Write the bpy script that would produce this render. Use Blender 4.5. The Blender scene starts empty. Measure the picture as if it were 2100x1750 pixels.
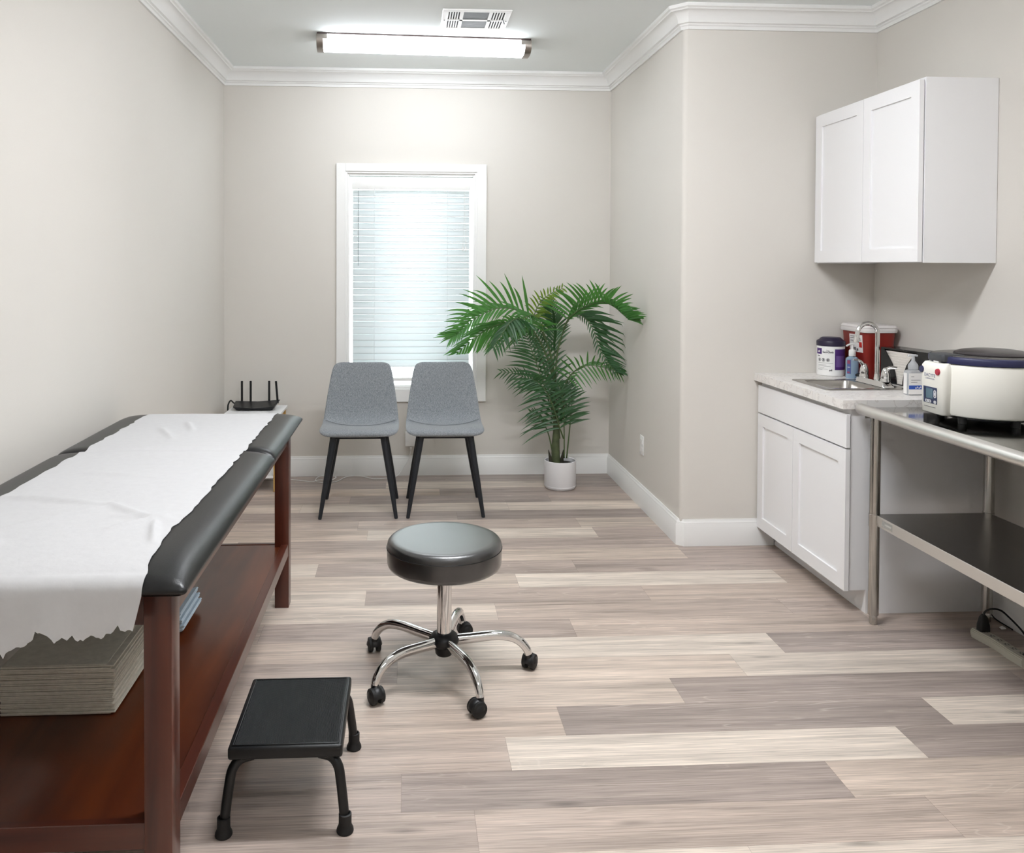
import bpy, bmesh, math, random
from mathutils import Vector, Matrix
random.seed(7)
PI = math.pi
S = bpy.context.scene
COL = S.collection

# ------------------------------------------------------------------ room dimensions (metres)
EYE = 1.455
XL, XR, XN = -1.242, 1.428, 2.455          # left wall, right wall, alcove side wall
YB, YJ, YF = 5.812, 4.273, -1.3            # back wall, alcove back wall, front wall
ZC = 2.793

# ------------------------------------------------------------------ materials
def lin(c):
    return tuple(((v/255)/12.92 if v/255 <= .04045 else ((v/255+.055)/1.055)**2.4) for v in c) + (1,)

def mat(name, rgb, rough=.5, metal=0., spec=.5, bump=0., bscale=200., coat=0., trans=0., emit=None, estr=0., var=0., vscale=3.):
    m = bpy.data.materials.new(name); m.use_nodes = True
    nt = m.node_tree; b = nt.nodes['Principled BSDF']
    b.inputs['Base Color'].default_value = lin(rgb)
    b.inputs['Roughness'].default_value = rough
    b.inputs['Metallic'].default_value = metal
    b.inputs['Specular IOR Level'].default_value = spec
    b.inputs['Coat Weight'].default_value = coat
    b.inputs['Coat Roughness'].default_value = .15
    if trans: b.inputs['Transmission Weight'].default_value = trans
    if emit:
        b.inputs['Emission Color'].default_value = emit; b.inputs['Emission Strength'].default_value = estr
    tc = nt.nodes.new('ShaderNodeTexCoord')
    if bump:
        n = nt.nodes.new('ShaderNodeTexNoise'); n.inputs['Scale'].default_value = bscale; n.inputs['Detail'].default_value = 3
        bp = nt.nodes.new('ShaderNodeBump'); bp.inputs['Strength'].default_value = bump; bp.inputs['Distance'].default_value = .002
        nt.links.new(tc.outputs['Object'], n.inputs['Vector']); nt.links.new(n.outputs['Fac'], bp.inputs['Height'])
        nt.links.new(bp.outputs['Normal'], b.inputs['Normal'])
    if var:
        n2 = nt.nodes.new('ShaderNodeTexNoise'); n2.inputs['Scale'].default_value = vscale; n2.inputs['Detail'].default_value = 4
        r = nt.nodes.new('ShaderNodeValToRGB')
        c = lin(rgb)
        r.color_ramp.elements[0].color = tuple(v*(1-var) for v in c[:3]) + (1,)
        r.color_ramp.elements[1].color = tuple(min(1, v*(1+var)) for v in c[:3]) + (1,)
        r.color_ramp.elements[0].position = .3; r.color_ramp.elements[1].position = .7
        nt.links.new(tc.outputs['Object'], n2.inputs['Vector']); nt.links.new(n2.outputs['Fac'], r.inputs['Fac'])
        nt.links.new(r.outputs['Color'], b.inputs['Base Color'])
    return m

def translucent(m, amount, rgb):
    nt = m.node_tree; b = nt.nodes['Principled BSDF']; out = nt.nodes['Material Output']
    t = nt.nodes.new('ShaderNodeBsdfTranslucent'); t.inputs['Color'].default_value = lin(rgb)
    mx = nt.nodes.new('ShaderNodeMixShader'); mx.inputs['Fac'].default_value = amount
    nt.links.new(b.outputs[0], mx.inputs[1]); nt.links.new(t.outputs[0], mx.inputs[2]); nt.links.new(mx.outputs[0], out.inputs['Surface'])
    return m

M = {}
M['wall'] = mat('wall_paint', (217, 213, 206), .62, spec=.35, bump=.12, bscale=260, var=.012, vscale=1.2)
M['ceil'] = mat('ceiling_paint', (244, 249, 249), .8, spec=.2, bump=.12, bscale=180)
M['trim'] = mat('trim_white', (238, 238, 236), .38)
M['cab'] = mat('cabinet_white', (240, 240, 241), .4)
M['gap'] = mat('gap_shadow_line', (60, 58, 56), .8)
M['white_pl'] = mat('white_plastic', (240, 240, 238), .4)
M['vinyl_white'] = translucent(mat('blind_vinyl', (240, 242, 243), .7, spec=.2), .3, (244, 250, 252))
M['cord_white'] = mat('white_cord', (238, 238, 236), .5)
M['steel'] = mat('stainless_steel', (190, 188, 184), .2, 1.)
M['steel_top'] = mat('polished_steel_top', (178, 177, 174), .09, 1., bump=.02, bscale=60)
M['satin'] = mat('satin_steel_edge', (226, 224, 220), .34, .9)
M['steel_dark'] = mat('galvanised_shelf', (150, 148, 145), .3, 1.)
M['sink'] = mat('sink_steel', (175, 172, 168), .26, 1.)
M['chrome'] = mat('chrome', (225, 225, 225), .05, 1.)
M['nickel'] = mat('brushed_nickel', (150, 143, 136), .36, 1., bump=.05, bscale=300)
M['bronze'] = mat('dark_backplate', (80, 70, 68), .45, .8)
M['black_pl'] = mat('black_plastic', (15, 16, 19), .42)
M['black_rub'] = mat('black_rubber', (14, 14, 15), .6)
M['black_metal'] = mat('black_coated_metal', (12, 13, 15), .4, .1)
M['leg_metal'] = mat('matt_black_metal', (26, 30, 36), .5, .1)
M['vinyl'] = mat('black_vinyl', (12, 13, 15), .34, spec=.48, bump=.12, bscale=420)
M['stool_vinyl'] = mat('smooth_black_vinyl', (7, 10, 13), .42, spec=.6, bump=.02, bscale=300, coat=1.)
M['piping'] = mat('vinyl_piping', (16, 17, 18), .35)
M['black_gloss'] = mat('glossy_black_plastic', (14, 15, 18), .2)
M['smoke'] = mat('dark_lid_plastic', (70, 68, 66), .22, spec=.6)
M['navy'] = mat('navy_plastic', (38, 40, 78), .4)
M['cream'] = mat('cream_plastic', (241, 239, 230), .38)
M['crimson'] = mat('crimson_button', (176, 42, 62), .4)
M['lcd'] = mat('display_glass', (92, 118, 132), .25)
M['panelblue'] = mat('display_surround', (40, 52, 88), .35)
M['silver_pl'] = mat('silver_buttons', (205, 206, 210), .4)
M['red'] = mat('red_plastic', (136, 34, 26), .38, var=.04)
M['cloud'] = mat('cloudy_white_lid', (226, 222, 220), .42)
M['label'] = mat('white_label', (236, 234, 232), .55)
M['label_red'] = mat('label_red_square', (190, 40, 32), .5)
M['label_grey'] = mat('label_grey_print', (120, 118, 118), .6)
M['ink'] = mat('print_ink', (50, 50, 58), .6)
M['inkblue'] = mat('print_blue', (58, 66, 120), .6)
M['bandblue'] = mat('label_blue_band', (52, 88, 176), .5)
M['purple'] = mat('purple_print', (74, 38, 112), .5)
M['purple_lid'] = mat('purple_lid_plastic', (34, 26, 54), .38)
M['paperwhite'] = translucent(mat('crepe_paper', (207, 207, 208), .85, spec=.15, bump=.45, bscale=55, var=.02, vscale=40), .08, (240, 240, 240))
M['paperstack'] = mat('folded_paper', (228, 223, 210), .9, spec=.1, var=.07, vscale=60)
M['towel'] = mat('paper_towel', (242, 236, 228), .9, spec=.1, bump=.2, bscale=120)
M['cloth'] = mat('pale_blue_nonwoven', (196, 212, 224), .85, spec=.15, bump=.3, bscale=90, var=.06, vscale=30)
M['pot'] = mat('white_ceramic', (236, 236, 238), .35)
M['soil'] = mat('dark_filler', (30, 26, 22), .9, bump=.6, bscale=120)
M['trunk'] = mat('palm_trunk', (74, 84, 54), .6, var=.25, vscale=40)
M['husk'] = mat('brown_husk', (58, 56, 44), .7)
M['stem'] = mat('palm_stem', (80, 100, 58), .5)
def leafmat(name, rgb, tr):
    return translucent(mat(name, rgb, .34, spec=.5, var=.22, vscale=9), .3, tr)
M['leaf'] = leafmat('palm_leaf', (72, 122, 62), (96, 170, 60))
M['leaf_dark'] = leafmat('palm_leaf_deep', (54, 92, 58), (80, 130, 62))
M['leaf_lime'] = leafmat('palm_leaf_yellowish', (96, 128, 38), (150, 180, 60))  # yellower green, used on one upper frond
M['oak'] = mat('light_wood', (204, 160, 86), .5, var=.1, vscale=18)
M['table_white'] = mat('white_laminate', (240, 240, 240), .4)
M['slot'] = mat('dark_slot', (34, 34, 38), .7)
M['ventgrey'] = mat('vent_grille_grey', (140, 144, 148), .6)
M['glaze_frame'] = mat('window_vinyl', (236, 238, 238), .4)

# lamp diffuser: it gives off the light
M['lens'] = mat('lamp_diffuser', (250, 250, 250), .4, emit=(.955, 1., 1.06, 1), estr=9.5)        # emission set lower so the back wall and blind beside it don't overexpose
M['lens_dim'] = mat('lamp_diffuser_dim', (250, 250, 250), .4, emit=(.985, 1., 1.04, 1), estr=15.)
M['lens_bright'] = mat('lamp_diffuser_bright', (250, 250, 250), .4, emit=(.985, 1., 1.04, 1), estr=44.)

# window glass, thin pane
g = bpy.data.materials.new('window_glass'); g.use_nodes = True
nt = g.node_tree; nt.nodes.remove(nt.nodes['Principled BSDF'])
tr = nt.nodes.new('ShaderNodeBsdfTransparent'); tr.inputs['Color'].default_value = (.93, .97, .96, 1)
gl = nt.nodes.new('ShaderNodeBsdfGlossy'); gl.inputs['Roughness'].default_value = .02
mx = nt.nodes.new('ShaderNodeMixShader'); fr = nt.nodes.new('ShaderNodeFresnel'); fr.inputs['IOR'].default_value = 1.45
nt.links.new(fr.outputs[0], mx.inputs[0]); nt.links.new(tr.outputs[0], mx.inputs[1]); nt.links.new(gl.outputs[0], mx.inputs[2])
nt.links.new(mx.outputs[0], nt.nodes['Material Output'].inputs['Surface']); M['glass'] = g

# clear bottle plastic: a tinted see-through shell
def shell(name, rgb, see):
    m = mat(name, rgb, .12, spec=.6); nt = m.node_tree; b = nt.nodes['Principled BSDF']
    t = nt.nodes.new('ShaderNodeBsdfTransparent'); t.inputs['Color'].default_value = lin(rgb)
    mx = nt.nodes.new('ShaderNodeMixShader'); mx.inputs['Fac'].default_value = see
    nt.links.new(b.outputs[0], mx.inputs[1]); nt.links.new(t.outputs[0], mx.inputs[2]); nt.links.new(mx.outputs[0], nt.nodes['Material Output'].inputs['Surface'])
    return m
M['clearblue'] = shell('clear_blue_bottle', (190, 216, 236), .45)
M['clear'] = shell('clear_pump', (232, 234, 236), .55)

# chair upholstery: grey melange weave
def fabric():
    m = mat('grey_melange_fabric', (132, 137, 141), .9, spec=.15)
    nt = m.node_tree; b = nt.nodes['Principled BSDF']
    tc = nt.nodes.new('ShaderNodeTexCoord')
    mp = nt.nodes.new('ShaderNodeMapping'); mp.inputs['Scale'].default_value = (1, .35, .35)
    n = nt.nodes.new('ShaderNodeTexNoise'); n.inputs['Scale'].default_value = 330; n.inputs['Detail'].default_value = 4
    r = nt.nodes.new('ShaderNodeValToRGB'); r.color_ramp.elements[0].color = lin((111, 117, 122)); r.color_ramp.elements[1].color = lin((154, 158, 162))
    r.color_ramp.elements[0].position = .32; r.color_ramp.elements[1].position = .68
    bp = nt.nodes.new('ShaderNodeBump'); bp.inputs['Strength'].default_value = .25; bp.inputs['Distance'].default_value = .001
    L = nt.links.new
    L(tc.outputs['Object'], mp.inputs[0]); L(mp.outputs[0], n.inputs['Vector']); L(n.outputs['Fac'], r.inputs[0]); L(r.outputs[0], b.inputs['Base Color'])
    L(n.outputs['Fac'], bp.inputs['Height']); L(bp.outputs[0], b.inputs['Normal'])
    b.inputs['Sheen Weight'].default_value = .3
    return m
M['fabric'] = fabric()

# cherry stained wood, grain along the longest axis
def cherry(name, scale):
    m = mat(name, (92, 40, 24), .3, spec=.5, coat=.25)
    nt = m.node_tree; b = nt.nodes['Principled BSDF']
    tc = nt.nodes.new('ShaderNodeTexCoord'); mp = nt.nodes.new('ShaderNodeMapping'); mp.inputs['Scale'].default_value = scale
    n = nt.nodes.new('ShaderNodeTexNoise'); n.inputs['Scale'].default_value = 1; n.inputs['Detail'].default_value = 6; n.inputs['Distortion'].default_value = .6
    r = nt.nodes.new('ShaderNodeValToRGB'); r.color_ramp.elements[0].color = lin((60, 25, 16)); r.color_ramp.elements[1].color = lin((94, 45, 29))
    r.color_ramp.elements[0].position = .3; r.color_ramp.elements[1].position = .72
    L = nt.links.new
    L(tc.outputs['Object'], mp.inputs[0]); L(mp.outputs[0], n.inputs['Vector']); L(n.outputs['Fac'], r.inputs[0]); L(r.outputs[0], b.inputs['Base Color'])
    return m
M['cherry_v'] = cherry('cherry_wood_upright', (22, 22, 1.6))
M['cherry_y'] = cherry('cherry_wood_long', (22, 1.4, 22))
M['cherry_x'] = cherry('cherry_wood_cross', (1.4, 22, 22))
def board():
    m = cherry('cherry_board', (9, 1.1, 9)); 
    r = [n for n in m.node_tree.nodes if n.type == 'VALTORGB'][0]
    r.color_ramp.elements[0].color = lin((62, 25, 12)); r.color_ramp.elements[1].color = lin((104, 50, 22)); return m
M['cherry_board'] = board()

# laminate worktop: pale marble
def marble():
    m = mat('marble_laminate', (236, 233, 229), .3, spec=.5)
    nt = m.node_tree; b = nt.nodes['Principled BSDF']
    tc = nt.nodes.new('ShaderNodeTexCoord')
    n = nt.nodes.new('ShaderNodeTexNoise'); n.inputs['Scale'].default_value = 14; n.inputs['Detail'].default_value = 8; n.inputs['Distortion'].default_value = 1.6
    r = nt.nodes.new('ShaderNodeValToRGB'); e = r.color_ramp.elements
    e[0].position = .36; e[0].color = lin((238, 235, 231)); e[1].position = .66; e[1].color = lin((232, 229, 226))
    k = r.color_ramp.elements.new(.47); k.color = lin((234, 230, 226)); k = r.color_ramp.elements.new(.5); k.color = lin((210, 205, 201)); k = r.color_ramp.elements.new(.53); k.color = lin((234, 231, 228))
    L = nt.links.new
    L(tc.outputs['Object'], n.inputs['Vector']); L(n.outputs['Fac'], r.inputs[0]); L(r.outputs[0], b.inputs['Base Color'])
    return m
M['marble'] = marble()

# ribbed rubber tread
def ribbed():
    m = mat('ribbed_rubber', (22, 25, 27), .5, spec=.5)
    nt = m.node_tree; b = nt.nodes['Principled BSDF']
    tc = nt.nodes.new('ShaderNodeTexCoord')
    w = nt.nodes.new('ShaderNodeTexWave'); w.inputs['Scale'].default_value = 105; w.bands_direction = 'X'
    bp = nt.nodes.new('ShaderNodeBump'); bp.inputs['Strength'].default_value = .7; bp.inputs['Distance'].default_value = .002
    L = nt.links.new
    L(tc.outputs['Object'], w.inputs['Vector']); L(w.outputs['Fac'], bp.inputs['Height']); L(bp.outputs[0], b.inputs['Normal'])
    return m
M['tread'] = ribbed()

# plank floor: every plank carries its own tone and seed as attributes
def plank_mat():
    m = mat('plank_vinyl', (190, 172, 156), .42, spec=.45)
    nt = m.node_tree; b = nt.nodes['Principled BSDF']; L = nt.links.new; N = nt.nodes.new
    at = N('ShaderNodeAttribute'); at.attribute_name = 'tone'
    se = N('ShaderNodeAttribute'); se.attribute_name = 'seed'
    tc = N('ShaderNodeTexCoord')
    base = N('ShaderNodeValToRGB'); e = base.color_ramp.elements
    e[0].position = 0; e[0].color = lin((152, 140, 133)); e[1].position = 1; e[1].color = lin((217, 205, 192))
    k = e.new(.33); k.color = lin((172, 157, 148)); k = e.new(.62); k.color = lin((196, 179, 165))
    L(at.outputs['Fac'], base.inputs[0])
    sv = N('ShaderNodeCombineXYZ'); 
    mu = N('ShaderNodeMath'); mu.operation = 'MULTIPLY'; mu.inputs[1].default_value = 37.; L(se.outputs['Fac'], mu.inputs[0])
    L(mu.outputs[0], sv.inputs[0]); L(mu.outputs[0], sv.inputs[1])
    add = N('ShaderNodeVectorMath'); add.operation = 'ADD'; L(tc.outputs['Object'], add.inputs[0]); L(sv.outputs[0], add.inputs[1])
    def layer(scale, detail, dist=0.):
        mp = N('ShaderNodeMapping'); mp.inputs['Scale'].default_value = scale; L(add.outputs[0], mp.inputs[0])
        n = N('ShaderNodeTexNoise'); n.inputs['Scale'].default_value = 1; n.inputs['Detail'].default_value = detail; n.inputs['Distortion'].default_value = dist
        L(mp.outputs[0], n.inputs['Vector']); return n
    big = layer((1.1, 22, 1), 6, .9)         # broad streaks
    fine = layer((4.5, 210, 1), 5, .3)             # fine grain
    patch = layer((.8, 3.2, 1), 3)           # soft mottling
    ring = layer((.55, 7., 1), 2, .9)       # cathedral figure
    # limed rings: thin pale lines at repeated contour levels of the ring field
    rm = N('ShaderNodeMath'); rm.operation = 'MULTIPLY'; rm.inputs[1].default_value = 22.; L(ring.outputs['Fac'], rm.inputs[0])
    fr = N('ShaderNodeMath'); fr.operation = 'FRACT'; L(rm.outputs[0], fr.inputs[0])
    rl = N('ShaderNodeValToRGB'); q = rl.color_ramp.elements; q[0].position = .0; q[0].color = (0, 0, 0, 1); q[1].position = 1; q[1].color = (0, 0, 0, 1)
    k = q.new(.42); k.color = (0, 0, 0, 1); k = q.new(.5); k.color = (1, 1, 1, 1); k = q.new(.58); k.color = (0, 0, 0, 1)
    L(fr.outputs[0], rl.inputs[0])
    gate = N('ShaderNodeValToRGB'); gate.color_ramp.elements[0].position = .46; gate.color_ramp.elements[1].position = .6
    gate.color_ramp.elements[0].color = (0, 0, 0, 1); gate.color_ramp.elements[1].color = (1, 1, 1, 1); L(patch.outputs['Fac'], gate.inputs[0])
    rg = N('ShaderNodeMath'); rg.operation = 'MULTIPLY'; L(rl.outputs[0], rg.inputs[0]); L(gate.outputs[0], rg.inputs[1])
    def shade(col, fac_node, lo, hi):
        mr = N('ShaderNodeMapRange'); mr.inputs['From Min'].default_value = .28; mr.inputs['From Max'].default_value = .72
        mr.inputs['To Min'].default_value = lo; mr.inputs['To Max'].default_value = hi; L(fac_node.outputs['Fac'], mr.inputs[0])
        vm = N('ShaderNodeVectorMath'); vm.operation = 'MULTIPLY'; L(col, vm.inputs[0])
        cx = N('ShaderNodeCombineXYZ'); [L(mr.outputs[0], cx.inputs[i]) for i in range(3)]; L(cx.outputs[0], vm.inputs[1]); return vm.outputs[0]
    c = shade(base.outputs[0], big, .72, 1.22); c = shade(c, fine, .74, 1.24); c = shade(c, patch, .88, 1.1)
    # knots and dark pores
    mpk = N('ShaderNodeMapping'); mpk.inputs['Scale'].default_value = (2.6, 11., 1); L(add.outputs[0], mpk.inputs[0])
    vo = N('ShaderNodeTexVoronoi'); vo.inputs['Scale'].default_value = 1; vo.inputs['Randomness'].default_value = 1; L(mpk.outputs[0], vo.inputs['Vector'])
    kr = N('ShaderNodeMapRange'); kr.inputs['From Min'].default_value = .02; kr.inputs['From Max'].default_value = .17; kr.inputs['To Min'].default_value = .62; kr.inputs['To Max'].default_value = 1.; L(vo.outputs['Distance'], kr.inputs[0])
    kg = N('ShaderNodeMapRange'); kg.inputs['From Min'].default_value = .5; kg.inputs['From Max'].default_value = .62; kg.inputs['To Min'].default_value = 1.; kg.inputs['To Max'].default_value = 0.
    sepc = N('ShaderNodeSeparateColor'); L(vo.outputs['Color'], sepc.inputs[0]); L(sepc.outputs[0], kg.inputs[0])
    km = N('ShaderNodeMath'); km.operation = 'MAXIMUM'; L(kr.outputs[0], km.inputs[0]); L(kg.outputs[0], km.inputs[1])
    pore = layer((9, 330, 1), 3)
    pr_ = N('ShaderNodeMapRange'); pr_.inputs['From Min'].default_value = .58; pr_.inputs['From Max'].default_value = .7; pr_.inputs['To Min'].default_value = 1.; pr_.inputs['To Max'].default_value = .7; L(pore.outputs['Fac'], pr_.inputs[0])
    kp = N('ShaderNodeMath'); kp.operation = 'MULTIPLY'; L(km.outputs[0], kp.inputs[0]); L(pr_.outputs[0], kp.inputs[1])
    kx = N('ShaderNodeCombineXYZ'); [L(kp.outputs[0], kx.inputs[i]) for i in range(3)]
    kv = N('ShaderNodeVectorMath'); kv.operation = 'MULTIPLY'; L(c, kv.inputs[0]); L(kx.outputs[0], kv.inputs[1]); c = kv.outputs[0]
    mixl = N('ShaderNodeMix'); mixl.data_type = 'RGBA'; mixl.inputs[7].default_value = lin((226, 214, 202))
    rs = N('ShaderNodeMath'); rs.operation = 'MULTIPLY'; rs.inputs[1].default_value = .3; L(rg.outputs[0], rs.inputs[0])
    L(rs.outputs[0], mixl.inputs[0]); L(c, mixl.inputs[6]); L(mixl.outputs[2], b.inputs['Base Color'])
    bp = N('ShaderNodeBump'); bp.inputs['Strength'].default_value = .08; bp.inputs['Distance'].default_value = .001
    L(fine.outputs['Fac'], bp.inputs['Height']); L(bp.outputs[0], b.inputs['Normal'])
    return m
M['plank'] = plank_mat()
M['seam'] = mat('plank_joint', (118, 105, 96), .8)

# ------------------------------------------------------------------ mesh helpers
def new(): return bmesh.new()

def merge(bm, tmp):
    me = bpy.data.meshes.new('tmp'); tmp.to_mesh(me); tmp.free(); bm.from_mesh(me); bpy.data.meshes.remove(me); return bm

def box(bm, x0, x1, y0, y1, z0, z1, bev=0., seg=2):
    t = bmesh.new(); bmesh.ops.create_cube(t, size=1)
    for v in t.verts: v.co = Vector(((x0+x1)/2+v.co.x*(x1-x0), (y0+y1)/2+v.co.y*(y1-y0), (z0+z1)/2+v.co.z*(z1-z0)))
    if bev: bmesh.ops.bevel(t, geom=t.edges[:], offset=bev, segments=seg, affect='EDGES', profile=.5)
    return merge(bm, t)

def xform(bm, mtx): bm.transform(mtx); return bm

def prism(bm, poly, axis, a0, a1, bev=0.):
    """poly: 2D points; axis the extrusion axis. x: (y,z)  y: (x,z)  z: (x,y)"""
    def P(p, a): return {'x': (a, p[0], p[1]), 'y': (p[0], a, p[1]), 'z': (p[0], p[1], a)}[axis]
    t = bmesh.new()
    va = [t.verts.new(P(p, a0)) for p in poly]; vb = [t.verts.new(P(p, a1)) for p in poly]
    t.faces.new(va); t.faces.new(vb[::-1]); n = len(poly)
    for i in range(n): t.faces.new((va[i], vb[i], vb[(i+1) % n], va[(i+1) % n]))
    bmesh.ops.recalc_face_normals(t, faces=t.faces[:])
    if bev: bmesh.ops.bevel(t, geom=t.edges[:], offset=bev, segments=2, affect='EDGES', profile=.5)
    return merge(bm, t)

def smooth(pts, n=6):
    pts = [Vector(p) for p in pts]
    if len(pts) < 3: return pts
    out = []; Q = [2*pts[0]-pts[1]] + pts + [2*pts[-1]-pts[-2]]
    for i in range(1, len(Q)-2):
        a, b, c, d = Q[i-1:i+3]
        for k in range(n):
            t = k/n
            out.append(.5*((2*b)+(c-a)*t+(2*a-5*b+4*c-d)*t*t+(3*b-a-3*c+d)*t**3))
    return out + [pts[-1]]

def tube(bm, pts, r, seg=12, flat=None, cap=True):
    """r: radius or list; flat: list of (width, height) half sizes instead"""
    pts = [Vector(p) for p in pts]; n = len(pts)
    rr = r if isinstance(r, (list, tuple)) else [r]*n
    if len(rr) != n: rr = [rr[0]+(rr[-1]-rr[0])*i/(n-1) for i in range(n)] if len(rr) == 2 else [rr[min(len(rr)-1, int(i/(n-1)*(len(rr)-1)))] for i in range(n)]
    T0 = (pts[1]-pts[0]).normalized(); up = Vector((0, 0, 1)) if abs(T0.z) < .9 else Vector((1, 0, 0))
    A = T0.cross(up).normalized(); rings = []
    for i, p in enumerate(pts):
        T = (pts[min(i+1, n-1)]-pts[max(i-1, 0)]).normalized()
        A = (A-T*A.dot(T)).normalized(); B = A.cross(T).normalized()
        fx, fy = (flat[i] if flat else (rr[i], rr[i]))
        rings.append([bm.verts.new(p+A*math.cos(2*PI*k/seg)*fx+B*math.sin(2*PI*k/seg)*fy) for k in range(seg)])
    fs = []
    for a, b in zip(rings, rings[1:]):
        for k in range(seg): fs.append(bm.faces.new((a[k], a[(k+1) % seg], b[(k+1) % seg], b[k])))
    if cap: fs.append(bm.faces.new(rings[0][::-1])); fs.append(bm.faces.new(rings[-1]))
    bmesh.ops.recalc_face_normals(bm, faces=fs); return bm

def cyl(bm, p0, p1, r0, r1=None, seg=24): return tube(bm, [p0, p1], [r0, r0 if r1 is None else r1], seg)

def lathe(bm, prof, c=(0, 0, 0), seg=36, sx=1., sy=1.):
    """prof: (r,z) from bottom to top; closed with fans where r is 0, capped otherwise left open"""
    rings = []; fs = []
    for r, z in prof:
        if r < 1e-6: rings.append([bm.verts.new((c[0], c[1], c[2]+z))])
        else: rings.append([bm.verts.new((c[0]+r*sx*math.cos(2*PI*k/seg), c[1]+r*sy*math.sin(2*PI*k/seg), c[2]+z)) for k in range(seg)])
    for a, b in zip(rings, rings[1:]):
        for k in range(seg):
            q = (k+1) % seg
            if len(a) == 1 and len(b) == 1: continue
            if len(a) == 1: fs.append(bm.faces.new((a[0], b[q], b[k])))
            elif len(b) == 1: fs.append(bm.faces.new((a[k], a[q], b[0])))
            else: fs.append(bm.faces.new((a[k], a[q], b[q], b[k])))
    bmesh.ops.recalc_face_normals(bm, faces=fs); return bm

def sphere(bm, c, r, sx=1, sy=1, sz=1, seg=16):
    t = bmesh.new(); bmesh.ops.create_uvsphere(t, u_segments=seg, v_segments=seg//2, radius=r)
    for v in t.verts: v.co = Vector((c[0]+v.co.x*sx, c[1]+v.co.y*sy, c[2]+v.co.z*sz))
    return merge(bm, t)

def grid(bm, rows, closed=False):
    V = [[bm.verts.new(p) for p in r] for r in rows]; fs = []
    for a, b in zip(V, V[1:]):
        n = len(a)
        for k in range(n if closed else n-1): fs.append(bm.faces.new((a[k], a[(k+1) % n], b[(k+1) % n], b[k])))
    return V, fs

def rot_z(bm, ang, c): return xform(bm, Matrix.Translation(c) @ Matrix.Rotation(ang, 4, 'Z') @ Matrix.Translation([-v for v in c]))

# ------------------------------------------------------------------ object helpers
def origin(o):
    v = Vector((0, 0, 0))
    while o: v += o.location; o = o.parent
    return v

def obj(name, bm, m, parent=None, flat=False, ang=35, local=False, subs=0):
    me = bpy.data.meshes.new(name)
    if parent is not None and not local: bm.transform(Matrix.Translation(-origin(parent)))
    bm.normal_update()
    for f in bm.faces: f.smooth = not flat
    for e in bm.edges:
        if len(e.link_faces) == 2 and e.calc_face_angle(0) > math.radians(ang): e.smooth = False
    bm.to_mesh(me); bm.free()
    o = bpy.data.objects.new(name, me); COL.objects.link(o)
    for k in (m if isinstance(m, (list, tuple)) else [m]): me.materials.append(k)
    if parent is not None: o.parent = parent
    if subs:
        s = o.modifiers.new('subdivision', 'SUBSURF'); s.levels = subs; s.render_levels = subs
    return o

def tag(o, label, cat, group=None):
    o['label'] = label; o['category'] = cat
    if group: o['group'] = group
    return o

def thing(name, label, cat, loc=(0, 0, 0), group=None):
    o = bpy.data.objects.new(name, None); COL.objects.link(o); o.location = loc; o.empty_display_size = .05
    return tag(o, label, cat, group)

def solo(name, bm, m, label, cat, group=None, **k): return tag(obj(name, bm, m, **k), label, cat, group)

def struct(name, bm, m, parent=None, **k):
    o = obj(name, bm, m, parent, **k)
    if parent is None: o['kind'] = 'structure'
    return o

def copy_tree(o, parent=None):
    c = o.copy(); COL.objects.link(c)
    if parent is not None: c.parent = parent
    for ch in list(o.children): copy_tree(ch, c)
    return c

def lettering(text, size, fn, m, parent, name='lettering', bold=0., align='CENTER'):
    """fn maps flat (u,v) to a 3D point"""
    cu = bpy.data.curves.new('txt', 'FONT'); cu.body = text; cu.size = size; cu.align_x = align; cu.align_y = 'CENTER'; cu.offset = bold; cu.resolution_u = 3
    to = bpy.data.objects.new('txt', cu); COL.objects.link(to)
    dg = bpy.context.evaluated_depsgraph_get(); me = bpy.data.meshes.new_from_object(to.evaluated_get(dg))
    bpy.data.objects.remove(to); bpy.data.curves.remove(cu)
    bm = bmesh.new(); bm.from_mesh(me); bpy.data.meshes.remove(me)
    for v in bm.verts: v.co = Vector(fn(v.co.x, v.co.y))
    return obj(name, bm, m, parent, flat=True)

def patch(fn, u0, u1, v0, v1, n=8, bm=None):
    bm = bm or new()
    grid(bm, [[fn(u0+(u1-u0)*i/n, v) for i in range(n+1)] for v in (v0, v1)]); return bm

def sweep(path, prof, names, m, closed=False, kind=True):
    """profile (offset from wall, z) carried along a wall path, interior to the right; one mesh per named run"""
    P = [Vector(p) for p in path]; n = len(P)
    def nrm(i): d = (P[(i+1) % n]-P[i]).normalized(); return Vector((d.y, -d.x))
    off = []
    for i in range(n):
        if closed or 0 < i < n-1:
            a, b = nrm((i-1) % n), nrm(i); k = (a+b); off.append(k/(1+a.dot(b)))
        else: off.append(nrm(i) if i == 0 else nrm(i-1))
    runs = {}
    for i in range(n if closed else n-1):
        nm = names[i]; bm = runs.setdefault(nm, new()); j = (i+1) % n
        R = []
        for q in (i, j): R.append([bm.verts.new((P[q].x+off[q].x*a, P[q].y+off[q].y*a, z)) for a, z in prof])
        k = len(prof); fs = []
        for s in range(k): fs.append(bm.faces.new((R[0][s], R[0][(s+1) % k], R[1][(s+1) % k], R[1][s])))
        fs.append(bm.faces.new(R[0])); fs.append(bm.faces.new(R[1][::-1])); bmesh.ops.recalc_face_normals(bm, faces=fs)
    for nm, bm in runs.items(): struct(nm, bm, m)

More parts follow.
